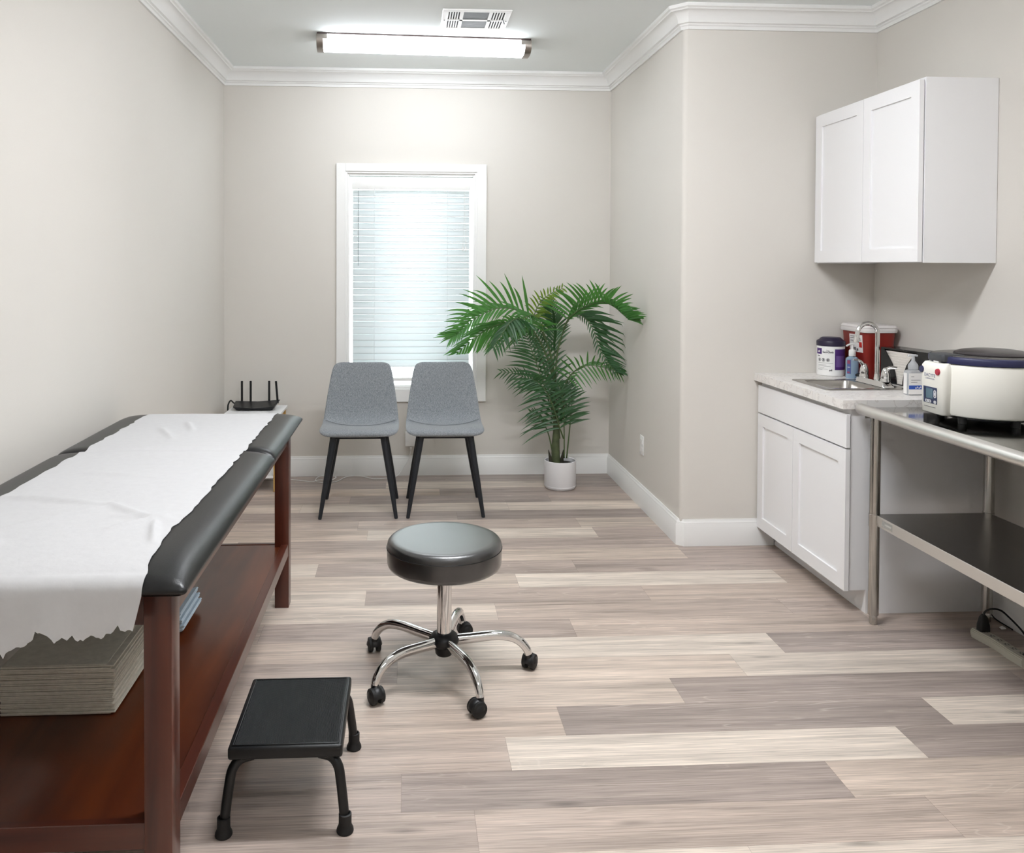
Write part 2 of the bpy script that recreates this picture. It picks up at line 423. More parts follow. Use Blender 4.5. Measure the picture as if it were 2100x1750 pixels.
# ================================================================== THE SETTING
# floor of planks
PL = 1.2437; PW = .171; Y0 = 2.376
rows = {   # row: (one joint x, tones keyed by plank number counted from that joint)
 -2: (.185, {-1: .45, 0: .5, 1: .55}), -1: (-.0095, {-2: .4, -1: .42, 0: .2, 1: .66, 2: .6}),
 0: (.3085, {-2: .35, -1: .5, 0: .97, 1: .12, 2: .4}), 1: (.5, {-2: .55, -1: .62, 0: .08, 1: .92, 2: .5}),
 2: (.933, {-2: .5, -1: .72, 0: .13, 1: .3, 2: .2}), 3: (-.028, {-1: .42, 0: .72, 1: .92, 2: .6}),
 4: (1.432, {-3: .55, -2: .6, -1: .96, 0: .16, 1: .3}), 5: (.675, {-2: .5, -1: .38, 0: .52, 1: .45}),
 6: (.384, {-2: .4, -1: .8, 0: .48, 1: .42, 2: .3}), 7: (-.173, {-1: .84, 0: .42, 1: .55, 2: .48}),
 8: (.517, {-2: .55, -1: .72, 0: .97, 1: .6}), 9: (-.4208, {-1: .9, 0: .38, 1: .36, 2: .34}),
 10: (.167, {-2: .5, -1: .52, 0: .68, 1: .36, 2: .3}), 11: (-.874, {-1: .95, 0: .42, 1: .36, 2: .3}),
 12: (-.2046, {-1: .62, 0: .9, 1: .36, 2: .3}), 13: (.98, {-2: .5, -1: .45, 0: .75, 1: .6}),
 14: (.3, {-2: .35, -1: .3, 0: .15, 1: .3}), 15: (.62, {-2: .75, -1: .85, 0: .8, 1: .7}),
 16: (.901, {-2: .4, -1: .12, 0: .5, 1: .4}), 17: (.22, {-2: .6, -1: .62, 0: .34, 1: .4}),
 18: (-.129, {-1: .22, 0: .82, 1: .15, 2: .3}), 19: (.5, {-2: .3, -1: .2, 0: .15, 1: .2})}
bm = new(); tones = []; seeds = []
x_lo, x_hi = XL-.05, XN+.05
for k in range(-22, 21):
    j, tn = rows.get(k, (random.uniform(0, PL), {}))
    y0, y1 = Y0+PW*k, Y0+PW*(k+1)
    if y1 > YB+.05: y1 = YB+.05
    i = math.floor((x_lo-j)/PL)
    while j+i*PL < x_hi:
        a, b = max(x_lo, j+i*PL), min(x_hi, j+(i+1)*PL)
        g_ = .00028
        if b-a > .01 and y1-y0 > .01:
            bm.faces.new([bm.verts.new((p, q, 0)) for p, q in ((a+g_, y0+g_), (b-g_, y0+g_), (b-g_, y1-g_), (a+g_, y1-g_))])
            tones.append(tn.get(i, random.choice((.2, .4, .55, .7, .9)))); seeds.append(random.random())
        i += 1
npl = len(bm.faces)
box(bm, x_lo, x_hi, YF-.05, YB+.05, -.08, -.0012)
for f in list(bm.faces)[npl:]: f.material_index = 1
tones += [0]*6; seeds += [0]*6
fl = struct('floor', bm, [M['plank'], M['seam']], flat=True)
a1 = fl.data.attributes.new('tone', 'FLOAT', 'FACE'); a2 = fl.data.attributes.new('seed', 'FLOAT', 'FACE')
a1.data.foreach_set('value', tones); a2.data.foreach_set('value', seeds)

struct('ceiling', box(new(), XL-.1, XN+.1, YF-.1, YB+.1, ZC, ZC+.1), M['ceil'], flat=True)
struct('wall_left', box(new(), XL-.12, XL, YF, YB+.12, 0, ZC), M['wall'], flat=True)
WX0, WX1, WZ0, WZ1 = -.425, .499, .572, 2.108         # window opening
bm = new()
box(bm, XL, WX0, YB, YB+.11, 0, ZC); box(bm, WX1, XR+.02, YB, YB+.11, 0, ZC); box(bm, WX0, WX1, YB, YB+.11, 0, WZ0); box(bm, WX0, WX1, YB, YB+.11, WZ1, ZC)
struct('wall_back', bm, M['wall'], flat=True)
R_ = .022                                             # rounded plaster corner
poly = [(XR, YB)] + [(XR+R_-R_*math.cos(t*PI/12), YJ+R_-R_*math.sin(t*PI/12)) for t in range(0, 7)] + [(XR+.12, YJ), (XR+.12, YB)]
struct('wall_right', prism(new(), poly, 'z', 0, ZC), M['wall'], ang=50)
struct('wall_alcove', box(new(), XR+.12, XN+.1, YJ, YJ+.12, 0, ZC), M['wall'], flat=True)
struct('wall_side', box(new(), XN, XN+.12, YF, YJ, 0, ZC), M['wall'], flat=True)
struct('wall_front', box(new(), XL-.1, XN+.1, YF-.12, YF, 0, ZC), M['wall'], flat=True)

base = [(0, 0), (.015, 0), (.015, .109), (.011, .116), (.011, .122), (.0075, .126), (.006, .138), (0, .138)]
C_ = .024
sweep([(XL, YF), (XL, YB), (XR, YB), (XR, YJ+C_), (XR+C_, YJ), (1.925, YJ)], base,
      ['baseboard_left', 'baseboard_back', 'baseboard_right', 'baseboard_alcove', 'baseboard_alcove'], M['trim'])
sweep([(XN, 3.395), (XN, YF), (XL, YF)], base, ['baseboard_side', 'baseboard_front'], M['trim'])
cove = [(.029+.041*(1-math.cos(t*PI/16))*1.0, ZC-.084+.056*math.sin(t*PI/16)) for t in range(0, 9)]
crown = [(0, ZC), (0, ZC-.115), (.011, ZC-.115), (.011, ZC-.099), (.018, ZC-.094), (.018, ZC-.088), (.026, ZC-.085)] + cove + [(.073, ZC-.022), (.083, ZC-.017), (.083, ZC)]
sweep([(XL, YF), (XL, YB), (XR, YB), (XR, YJ+C_), (XR+C_, YJ), (XN, YJ), (XN, YF)], crown,
      ['trim_1', 'trim_2', 'trim_3', 'trim_4', 'trim_4', 'trim_5', 'trim_6'], M['trim'], closed=True)

# window: casing, stepped jamb, sash and glass
win = bpy.data.objects.new('window_1', None); COL.objects.link(win); win.location = (.037, YB, WZ0); win['kind'] = 'structure'
ox0, ox1, oz0, oz1 = -.478, .556, .513, 2.157
bm = new()
for a in ((ox0, -.415, oz0, oz1), (.489, ox1, oz0, oz1), (-.415, .489, 2.103, oz1), (-.415, .489, oz0, .603)):
    box(bm, a[0], a[1], YB-.02, YB, a[2], a[3], .002, 1)
obj('window_frame', bm, M['trim'], win)
bm = new()
for d, y0, y1 in ((0, YB-.012, YB+.05), (.011, YB+.0, YB+.062)):
    x0, x1, z0, z1 = -.415+d, .489-d, .603+d, 2.103-d
    for a in ((x0-.011, x0+.013, z0, z1), (x1-.013, x1+.011, z0, z1), (x0+.013, x1-.013, z1-.013, z1+.011), (x0+.013, x1-.013, z0-.011, z0+.013)):
        box(bm, a[0], a[1], y0, y1, a[2], a[3], .0015, 1)
obj('window_jamb', bm, M['trim'], win)
bm = new()
for a in ((-.418, -.392, .585, 2.1), (.466, .492, .585, 2.1), (-.392, .466, 2.074, 2.1), (-.392, .466, .585, .611)):
    box(bm, a[0], a[1], YB+.072, YB+.1, a[2], a[3], .002, 1)
obj('window_sash', bm, M['glaze_frame'], win)
obj('window_glass', box(new(), -.392, .466, YB+.084, YB+.088, .611, 2.074), M['glass'], win, flat=True)

# ================================================================== WINDOW BLIND
bl = thing('window_blind', 'white slatted blind lowered over the bright window', 'blind', (.037, YB+.03, 2.05))
obj('valance', box(new(), -.374, .447, YB+.004, YB+.012, 1.982, 2.05, .003, 2), M['white_pl'], bl)
obj('headrail', box(new(), -.368, .441, YB+.014, YB+.055, 1.995, 2.045, .002, 1), M['white_pl'], bl)
bm = new(); z = 1.957; tilt = math.radians(58)
while z > .735:
    rowsT = []
    for s in range(7):
        u = -.025+.05*s/6; bow = .0022*(1-(u/.025)**2)
        rowsT.append((YB+.036+u*math.cos(tilt)-bow*math.sin(tilt), z+u*math.sin(tilt)+bow*math.cos(tilt)))
    grid(bm, [[(-.368, y_, z_), (.441, y_, z_)] for y_, z_ in rowsT]); z -= .0455
sl = obj('slats', bm, M['vinyl_white'], bl, ang=60)
so = sl.modifiers.new('thickness', 'SOLIDIFY'); so.thickness = .0022
obj('bottom_rail', box(new(), -.37, .443, YB+.016, YB+.056, .652, .676, .004, 2), M['white_pl'], bl)
for x in (-.218, .288):
    bm = new(); tube(bm, [(x, YB+.012, 1.99), (x, YB+.012, .665)], .0013, 6); tube(bm, [(x, YB+.06, 1.99), (x, YB+.06, .665)], .0013, 6); obj('ladder_cord', bm, M['vinyl_white'], bl)
bm = new(); cyl(bm, (-.328, YB-.004, 1.975), (-.328, YB-.004, 1.455), .0032, seg=8); cyl(bm, (-.328, YB-.004, 1.985), (-.328, YB+.012, 1.985), .002, seg=6)
obj('tilt_wand', bm, mat('wand_grey', (176, 184, 188), .3), bl)
for dx in (-.009, .009):
    bm = new(); tube(bm, [(.404, YB-.0, 1.985), (.404+dx*.3, YB-.002, 1.8), (.404+dx, YB-.002, 1.59)], .001, 6); lathe(bm, [(0, .0), (.0065, .002), (.005, .022), (.002, .03), (0, .031)], (.404+dx, YB-.002, 1.56), 10)
    obj('lift_cord', bm, M['cord_white'], bl)

# ================================================================== CEILING LIGHTS AND VENT
def lens_prof(k=1., n=10):
    pts = [(-.084, 0), (-.086, -.02)]
    for t in range(n+1):
        a = PI+PI*t/n; c, s = math.cos(a), math.sin(a)
        pts.append((.086*math.copysign(abs(c)**.72, c), -.026-.05*abs(s)**.8))
    pts += [(.086, -.02), (.084, 0)]
    return [(y*k, z*(k if z < -.001 else 1)) for y, z in pts]
def make_light(loc, rz, label, lens='lens_bright'):
    t = thing('ceiling_light', label, 'ceiling light', loc, 'long wraparound ceiling lights'); t.rotation_euler = (0, 0, rz)
    obj('back_plate', box(new(), -.623, .623, -.091, .091, -.0085, -.0005, .001, 1), M['bronze'], t, local=True)
    obj('diffuser', prism(new(), [(y, z-.009) for y, z in lens_prof()], 'x', -.59, .59), M[lens], t, local=True, ang=50)
    for s in (-1, 1):
        bm = new(); prism(bm, [(y, z-.009) for y, z in lens_prof(1.035)], 'x', s*.588, s*.626)
        up = [(y, z-.009) for y, z in lens_prof(1.03) if z > -.036]
        prism(bm, up, 'x', s*.565, s*.6)
        obj('end_cap', bm, M['nickel'], t, local=True, ang=50)
    return t
make_light((.105, 4.985, ZC), .047, 'long glowing ceiling light with brushed nickel ends near the window wall', 'lens')
make_light((.5, 2.5, ZC), .0, 'long ceiling light overhead between the stool and the step stool')
make_light((.5, .2, ZC), .0, 'dimmer long ceiling light nearest the front wall', 'lens_dim')

v = thing('ceiling_vent', 'white rectangular ceiling air vent with grey centre grilles', 'vent', (.37, 4.555, ZC))
bm = new(); x0, x1, y0, y1 = .188, .552, 4.375, 4.735
for a in ((x0, x1, y0, y0+.035), (x0, x1, y1-.035, y1), (x0, x0+.03, y0+.035, y1-.035), (x1-.03, x1, y0+.035, y1-.035)):
    box(bm, a[0], a[1], a[2], a[3], ZC-.009, ZC-.001, .002, 1)
obj('vent_frame', bm, M['trim'], v)
obj('duct_backing', box(new(), x0+.02, x1-.02, y0+.02, y1-.02, ZC-.003, ZC-.0005), M['slot'], v, flat=True)
bm = new()
box(bm, x0+.03, x1-.03, 4.545, 4.565, ZC-.009, ZC-.004)
for c in (.293, .443): box(bm, c-.008, c+.008, y0+.035, y1-.035, ZC-.009, ZC-.004)
for a, b in ((.218, .285), (.451, .522)):
    for k in range(6): xx = a+(b-a)*k/5; box(bm, xx-.0035, xx+.0035, y0+.035, y1-.035, ZC-.008, ZC-.004)
obj('louvre', bm, M['trim'], v, flat=True)
bm = new()
for k in range(26): yy = 4.412+.0113*k; box(bm, .301, .435, yy, yy+.009, ZC-.0065, ZC-.0035)
obj('centre_grille', bm, M['ventgrey'], v, flat=True)
for x in (.203, .537):
    bm = new(); cyl(bm, (x, 4.555, ZC-.012), (x, 4.555, ZC-.008), .004, seg=10); obj('screw', bm, M['ventgrey'], v)
bm = new(); tube(bm, [(.52, 4.54, ZC-.006), (.528, 4.54, ZC-.03)], .003, 8); obj('damper_lever', bm, M['ventgrey'], v)

# ================================================================== EXAM TABLE
et = thing('exam_table', 'cherry wood exam table with black vinyl cushions along the left wall', 'exam table', (-.8, 2.7, 0))
LX = (-1.105, -.494); LW = .059; LY = (1.792, 3.565)
for yy in LY:
    for x0, x1 in ((LX[0], LX[0]+LW), (LX[1]-LW, LX[1])):
        obj('leg', box(new(), x0, x1, yy, yy+.064, 0, .766, .0025, 2), M['cherry_v'], et)
for x0, x1 in ((LX[0]+.008, LX[0]+.03), (LX[1]-.03, LX[1]-.008)):
    obj('side_apron', box(new(), x0, x1, LY[0]+.064, LY[1], .69, .766, .001, 1), M['cherry_y'], et)
    obj('lower_rail', box(new(), x0-.002, x1+.006, LY[0]+.064, LY[1], .222, .272, .0015, 1), M['cherry_y'], et)
for y0, y1 in ((LY[0]+.008, LY[0]+.03), (LY[1]+.034, LY[1]+.056)):
    obj('end_apron', box(new(), LX[0]+LW, LX[1]-LW, y0, y1, .69, .766, .001, 1), M['cherry_x'], et)
    obj('lower_rail', box(new(), LX[0]+LW, LX[1]-LW, y0, y1, .205, .262, .0015, 1), M['cherry_x'], et)
obj('shelf', box(new(), LX[0]+.03, LX[1]-.0335, LY[0]+.03, LY[1]+.034, .242, .26, .001, 1), M['cherry_board'], et)

CX0, CX1 = -1.205, -.452
def cprof(u, R, p=2.3):
    u = max(0., min(1., u/R)); return (1-(1-u)**p)**(1/p)
def cush_z(x, y, y0, y1, R0, R1, zt=.822):
    h = cprof(min(x-CX0, CX1-x), .115)*cprof(y-y0, R0)*cprof(y1-y, R1)
    return .786+(zt-.786)*h
SEC = ((1.742, 2.917, .2, .05), (2.921, 3.692, .05, .16))
def cushion(y0, y1, R0, R1):
    bm = new(); cl = lambda t: .5-.5*math.cos(PI*t)
    xs = [CX0+(CX1-CX0)*(.55*cl(i/26)+.45*i/26) for i in range(27)]; ys = [y0+(y1-y0)*(.6*cl(i/34)+.4*i/34) for i in range(35)]
    V, fs = grid(bm, [[(x, y, cush_z(x, y, y0, y1, R0, R1)) for x in xs] for y in ys])
    loop = V[0] + [r[-1] for r in V[1:]] + V[-1][-2::-1] + [r[0] for r in V[-2:0:-1]]
    prev = loop
    for z, ins in ((.779, -.001), (.773, .006), (.767, .018)):
        ring = []
        for q in loop:
            x, y = q.co.x, q.co.y
            dx = ins if x <= CX0+1e-5 else (-ins if x >= CX1-1e-5 else 0); dy = ins if y <= y0+1e-5 else (-ins if y >= y1-1e-5 else 0)
            ring.append(bm.verts.new((x+dx, y+dy, z)))
        n = len(loop)
        for k in range(n): bm.faces.new((prev[k], prev[(k+1) % n], ring[(k+1) % n], ring[k]))
        prev = ring
    bm.faces.new(prev); bmesh.ops.recalc_face_normals(bm, faces=bm.faces[:])
    return bm
obj('long_cushion', cushion(*SEC[0]), M['vinyl'], et, ang=80)
obj('head_cushion', cushion(*SEC[1]), M['vinyl'], et, ang=80)

# ---- the paper drawn over it
def fbm(x, y): return math.sin(x*11+3*math.sin(y*5.1))*.4+math.sin(y*9.3+2*math.sin(x*7.7)+1)*.35+math.sin((x+y)*23+1.7)*.2
def crease(x, y, x0, y0, x1, y1, w, h):
    dx, dy = x1-x0, y1-y0; L = math.hypot(dx, dy); t = ((x-x0)*dx+(y-y0)*dy)/L**2; t2 = max(0, min(1, t))
    d = math.hypot(x-x0-dx*t2, y-y0-dy*t2); return 1.6*h*math.exp(-(d/w)**2)*(1-abs(2*t2-1)**3)
cr = [(-1.1, 2.33, -.78, 2.24, .014, .007), (-.8, 2.26, -.62, 2.1, .012, .006), (-.72, 2.02, -.56, 2.16, .012, .006), (-.74, 2.25, -.98, 2.02, .012, .005), (-.62, 2.1, -.57, 1.92, .01, .006),
      (-1.05, 2.86, -.57, 2.84, .015, .004), (-.95, 3.3, -.83, 3.05, .013, .006), (-.88, 3.42, -.8, 3.2, .012, .005), (-.74, 2.14, -.56, 2.1, .01, .004), (-1.06, 2.1, -.9, 1.9, .016, .004), (-1.0, 2.6, -.7, 2.52, .02, .003)]
def top_z(x, y):
    s = SEC[0] if y < 2.919 else SEC[1]
    z = cush_z(x, y, *s)
    d = abs(y-2.919)
    if d < .06: z = max(z, .8175-.003*(1-d/.06))
    return z
bm = new(); nx, ny = 110, 190
ys = [3.675-(3.675-1.7735)*i/ny for i in range(ny+1)]
edgeL = [random.uniform(-1, 1) for _ in range(60)]; edgeR = [random.uniform(-1, 1) for _ in range(60)]
def wob(A, t): i = t*(len(A)-2); k = int(i); f = i-k; f = f*f*(3-2*f); return A[k]*(1-f)+A[k+1]*f
rowsP = []
for i, y in enumerate(ys):
    t = (3.675-y)/(3.675-1.742)
    xl = -1.086-.018*t+.005*wob(edgeL, t); xr = -.548-.018*math.exp(-((y-1.98)/.16)**2)*.6+.0045*wob(edgeR, t)+(.012 if y > 3.0 and y < 3.12 else 0)*0
    if y < 1.95: xr += .012*(1.95-y)/.2
    r = []
    for k in range(nx+1):
        x = xl+(xr-xl)*k/nx
        z = top_z(x, max(y, 1.7425))+.0024+.0008*fbm(x, y)+sum(crease(x, y, *c) for c in cr)*(1 if y > 1.85 else .3)
        r.append((x, y, z))
    rowsP.append(r)
roll0 = rowsP[-1]
for j in range(1, 13):
    th = j/12*PI/2
    rowsP.append([(x-.002*j/12*(k/nx), 1.7735-.035*math.sin(th), z-.035*(1-math.cos(th))) for k, (x, y, z) in enumerate(roll0)])
# hanging end with a torn edge
rag = []
zz = 0.
for k in range(nx+1):
    zz = zz*.9+random.uniform(-1, 1)*.0042
    rag.append(zz)
for k0, h_ in ((18, .011), (33, .014), (36, .009), (58, -.012), (71, .016), (73, .008), (79, -.01), (86, .01), (97, -.008), (104, .012)):
    for k in range(-2, 3): rag[k0+k] += h_*(1-abs(k)/2.6)**2
last = rowsP[-1]; nh = 46
for j in range(1, nh+1):
    r = []
    for k in range(nx+1):
        x, y, z = last[k]; t = j/nh
        xx = x-.017*t*(k/nx)
        f = k/nx
        end = .637+.062*max(0., min(1., (f-.4)/.28))+.012*math.sin(f*21)*max(0, f-.5)+rag[k]
        zt = z+(end-z)*t
        yy = 1.7385-.003*t-.004*math.sin(x*17+1)*t-.0035*math.sin(x*43)*t*t
        r.append((xx, yy, zt))
    rowsP.append(r)
grid(bm, rowsP)
solo('exam_table_paper', bm, M['paperwhite'], 'white crepe paper sheet spread over the exam table with a torn hanging end', 'paper sheet', ang=180)

# ---- bundle of folded paper on the shelf
bm = new(); n = 26; z = .2607
for i in range(n):
    h = .1315/n; j = random.uniform(-1, 1)
    xr = -.773+.012*i/n*0+.0045*j+(.004 if i % 3 else -.004); yf = 2.25+.003*random.uniform(-1, 1)
    rr = []
    x0 = -1.0665+.002*random.uniform(-1, 1)
    box(bm, x0, xr, yf, 2.685+.004*j, z+.0004, z+h-.0006, .0011, 1)
    if i % 2 and i > 1: box(bm, x0+.004, xr-.02, yf+.006, 2.67, z+h-.0008, z+h+.0006)
    z += h
solo('paper_bundle', bm, M['paperstack'], 'thick bundle of folded off-white paper on the exam table shelf', 'paper bundle')

# ---- pale blue folded gowns on the shelf
bm = new()
for i in range(6):
    z0 = .2605+.0095*i
    xr = -.712-.003*i+.006*(i % 2); xl = -.97
    top, bot = [], []
    for k in range(15):
        t = k/14; x = xl+(xr-xl)*t; lift = .02*max(0, (t-.35)/.65)**1.6+.004*abs(math.sin(t*7))
        top.append((x, z0+.0078+lift)); bot.append((x, z0+lift+.0004))
    prism(bm, bot+[(xr+.004, (top[-1][1]+bot[-1][1])/2)]+top[::-1], 'y', 2.702+.004*(i % 3), 2.94-.005*(i % 2))
solo('folded_gown_stack', bm, M['cloth'], 'pale blue folded gowns curling up on the exam table shelf behind the near leg', 'folded gowns', ang=40)

# ================================================================== SIDE TABLE WITH ROUTER
stt = thing('side_table', 'small white side table with light wood legs in the far left corner', 'side table', (-.985, 5.58, 0))
obj('table_top', box(new(), -1.168, -.806, 5.392, 5.768, .483, .5, .002, 1), M['table_white'], stt)
for x in (-1.16, -.846):
    for y in (5.405, 5.728): obj('leg', box(new(), x, x+.03, y, y+.03, 0, .483, .002, 1), M['oak'], stt)
bm = new(); box(bm, -.84, -.822, 5.435, 5.728, .43, .483); box(bm, -1.154, -1.136, 5.435, 5.728, .43, .483)
box(bm, -1.13, -.846, 5.41, 5.426, .43, .483); box(bm, -1.13, -.846, 5.735, 5.75, .43, .483); obj('apron', bm, M['oak'], stt)
obj('lower_shelf', box(new(), -1.128, -.848, 5.408, 5.755, .088, .104, .001, 1), M['table_white'], stt)
rt = thing('wifi_router', 'black router with four upright antennas on the white side table', 'router', (-.99, 5.6, .5))
bm = new()
b0 = [(-1.105, 5.545, .504), (-.875, 5.545, .504), (-.875, 5.66, .504), (-1.105, 5.66, .504)]
t0 = [(-1.128, 5.53, .528), (-.858, 5.53, .53), (-.842, 5.68, .552), (-1.138, 5.68, .545)]
m0 = (-.992, 5.60, .53)
vb = [bm.verts.new(p) for p in b0]; vt = [bm.verts.new(p) for p in t0]; mids = [bm.verts.new(p) for p in ((-.99, 5.53, .519), (-.99, 5.68, .541))]
bm.faces.new(vb)
bm.faces.new((vb[0], vb[1], vt[1], mids[0], vt[0])); bm.faces.new((vb[1], vb[2], vt[2], vt[1])); bm.faces.new((vb[2], vb[3], vt[3], mids[1], vt[2])); bm.faces.new((vb[3], vb[0], vt[0], vt[3]))
bm.faces.new((vt[0], mids[0], mids[1], vt[3])); bm.faces.new((mids[0], vt[1], vt[2], mids[1])); bmesh.ops.recalc_face_normals(bm, faces=bm.faces[:])
for x in (-1.09, -.89):
    for y in (5.56, 5.645): box(bm, x-.006, x+.006, y-.006, y+.006, .5005, .505)
obj('body', bm, M['black_pl'], rt, ang=20)
for x, y, dx in ((-1.098, 5.685, 0), (-1.04, 5.685, 0), (-.917, 5.685, 0), (-.858, 5.672, -.012)):
    bm = new(); box(bm, x-.007, x+.007, y-.0045, y+.0045, .528, .678, .002, 1)
    for q in bm.verts: q.co.x += dx*(q.co.z-.528)/.15
    obj('antenna', bm, M['black_pl'], rt)
bm = new(); tube(bm, smooth([(-1.125, 5.66, .522), (-1.15, 5.665, .535), (-1.168, 5.668, .549), (-1.182, 5.665, .53), (-1.187, 5.66, .49), (-1.19, 5.66, .3), (-1.192, 5.67, .06), (-1.2, 5.69, .006)]), .0052, 8)
solo('router_power_cable', bm, M['black_rub'], 'short black cable arching down behind the white side table', 'cable')

# ================================================================== CHAIRS
def make_chair(cx, label):
    t = thing('side_chair', label, 'chair', (cx, 5.02, 0), 'grey upholstered chairs under the window')
    P = [(4.806, .474, .168, .000), (4.812, .484, .205, .001), (4.84, .489, .226, .004), (4.9, .487, .2325, .010), (4.98, .479, .2335, .016), (5.06, .474, .2335, .020), (5.115, .479, .2325, .024),
         (5.152, .497, .2295, .028), (5.178, .532, .226, .03), (5.196, .58, .221, .03), (5.212, .65, .212, .028), (5.228, .73, .1985, .024), (5.24, .79, .1885, .018), (5.248, .828, .178, .012), (5.251, .846, .162, .008), (5.252, .852, .13, .006)]
    nu = 16; T = .0125
    # centreline tangents -> normals in the y-z plane
    up, lo = [], []
    for i, (y, z, w, c) in enumerate(P):
        a, b = P[max(0, i-1)], P[min(len(P)-1, i+1)]; ty, tz = b[0]-a[0], b[1]-a[1]; L = math.hypot(ty, tz); ny_, nz_ = -tz/L, ty/L
        ru, rl = [], []
        for k in range(nu+1):
            u = -1+2*k/nu; e = abs(u)**2.4; cc = c*e
            thick = T*(1-.55*abs(u)**6)*(.6 if i in (0, len(P)-1) else 1)*(1.45 if i < 5 else 1.2 if i < 7 else 1)
            by, bz = y+ny_*cc, z+nz_*cc
            ru.append((cx+u*w, by+ny_*thick, bz+nz_*thick)); rl.append((cx+u*w, by-ny_*thick, bz-nz_*thick))
        up.append(ru); lo.append(rl)
    bm = new()
    ringed = [ru+rl[::-1] for ru, rl in zip(up, lo)]
    V, fs = grid(bm, ringed, closed=True)
    for r in (V[0], V[-1]):
        n = len(r)//2
        for k in range(n-1): bm.faces.new((r[k], r[k+1], r[2*n-2-k], r[2*n-1-k]))
    bmesh.ops.recalc_face_normals(bm, faces=bm.faces[:])
    obj('seat_shell', bm, M['fabric'], t, ang=180, subs=1)
    # stitched seam across the seat
    bm = new(); y, z, w, c = P[6]
    tube(bm, [(cx+u*w*.93, 5.09-.055*(1-abs(u)**2)+.03*abs(u)**2, .4925+.021*abs(u)**2.4+(.0022 if abs(u) < .5 else .0015)) for u in [-1+k/10 for k in range(21)]], .0016, 6)
    obj('seam', bm, mat('seam_thread', (112, 116, 120), .9), t)
    # rim of the underside
    for sx in (-1, 1):
        for fy, ty, tx in ((4.812, 4.868, .143), (5.228, 5.115, .138)):
            bm = new(); tube(bm, [(cx+sx*tx, ty, .468), (cx+sx*(tx+(.218-tx)*.55), ty+(fy-ty)*.55, .215), (cx+sx*.218, fy, .004)], [.0205, .0165, .0105], 16)
            cyl(bm, (cx+sx*.218, fy, .0), (cx+sx*.218, fy, .006), .0098, seg=12)
            obj('leg', bm, M['leg_metal'], t)
    bm = new(); box(bm, cx-.165, cx+.165, 4.85, 5.13, .452, .462, .003, 1); obj('seat_frame', bm, M['leg_metal'], t)
    return t
ch = make_chair(-.2715, 'grey fabric chair with black tapered legs nearer the exam table')
c2 = copy_tree(ch); c2.location.x = .2325; c2['label'] = 'grey fabric chair with black tapered legs nearer the potted palm'

# ---- charger on the wall with its white cable
ad = thing('plug_adapter', 'white plug-in adapter on the back wall between the grey chairs', 'adapter', (.038, YB, .256))
obj('body', box(new(), -.003, .078, YB-.034, YB-.0015, .206, .306, .005, 2), M['white_pl'], ad)
obj('port', box(new(), .03, .042, YB-.022, YB-.014, .2035, .208), M['slot'], ad)
bm = new(); box(bm, .029, .043, YB-.0225, YB-.0135, .183, .2025, .002, 1)
tube(bm, smooth([(.036, YB-.018, .186), (.034, YB-.02, .165), (.018, YB-.026, .11), (-.02, YB-.03, .05), (-.056, YB-.04, .008), (-.09, 5.735, .0045), (-.138, 5.71, .0045), (-.22, 5.70, .0045), (-.29, 5.765, .0045), (-.36, 5.785, .0045), (-.413, 5.75, .0045), (-.463, 5.64, .0045),
    (-.541, 5.61, .0045), (-.6, 5.65, .0055), (-.6, 5.75, .007), (-.545, 5.785, .008), (-.475, 5.745, .009), (-.5, 5.66, .0095), (-.58, 5.675, .0075), (-.625, 5.64, .0045), (-.695, 5.67, .0045), (-.764, 5.70, .0045), (-.88, 5.71, .0045), (-1.0, 5.72, .0045)]), .0024, 8)
solo('charging_cable', bm, M['cord_white'], 'thin white cable looping along the floor behind the grey chairs', 'cable')

# ================================================================== POTTED PALM
pp = thing('potted_palm', 'artificial palm in a white round pot in the corner right of the window', 'potted plant', (1.015, 5.44, 0))
PC = (1.015, 5.44)
bm = new(); lathe(bm, [(0, .012), (.094, .012), (.1, .014), (.1035, .02), (.1035, .182), (.101, .185), (.096, .182), (.094, .15), (.094, .13), (0, .13)], (PC[0], PC[1], 0), 48); obj('pot', bm, M['pot'], pp)
bm = new(); lathe(bm, [(0, .0), (.092, .0), (.096, .002), (.104, .016), (.1045, .0225), (.1025, .023), (.1, .0135), (0, .0115)], (PC[0], PC[1], 0), 48); obj('saucer', bm, M['pot'], pp)
bm = new(); lathe(bm, [(.0935, .158), (.05, .162), (0, .165)], (PC[0], PC[1], 0), 32); obj('filler', bm, M['soil'], pp)
bm = new(); tube(bm, smooth([(.985, 5.43, .15), (.982, 5.43, .25), (.984, 5.43, .33), (.988, 5.43, .40), (.99, 5.435, .46)]), [.031, .016], 14); obj('trunk', bm, M['trunk'], pp)
for sx, tx in ((.955, .93), (1.018, 1.028)):
    bm = new(); grid(bm, [[(sx-.016, 5.42, .15), (sx, 5.405, .15), (sx+.016, 5.42, .15)], [(sx-.011+(tx-sx)*.4, 5.415, .2), (sx+(tx-sx)*.4, 5.402, .2), (sx+.011+(tx-sx)*.4, 5.415, .2)], [(tx-.002, 5.4, .258), (tx, 5.398, .26), (tx+.002, 5.4, .258)]]); obj('husk', bm, M['husk'], pp)
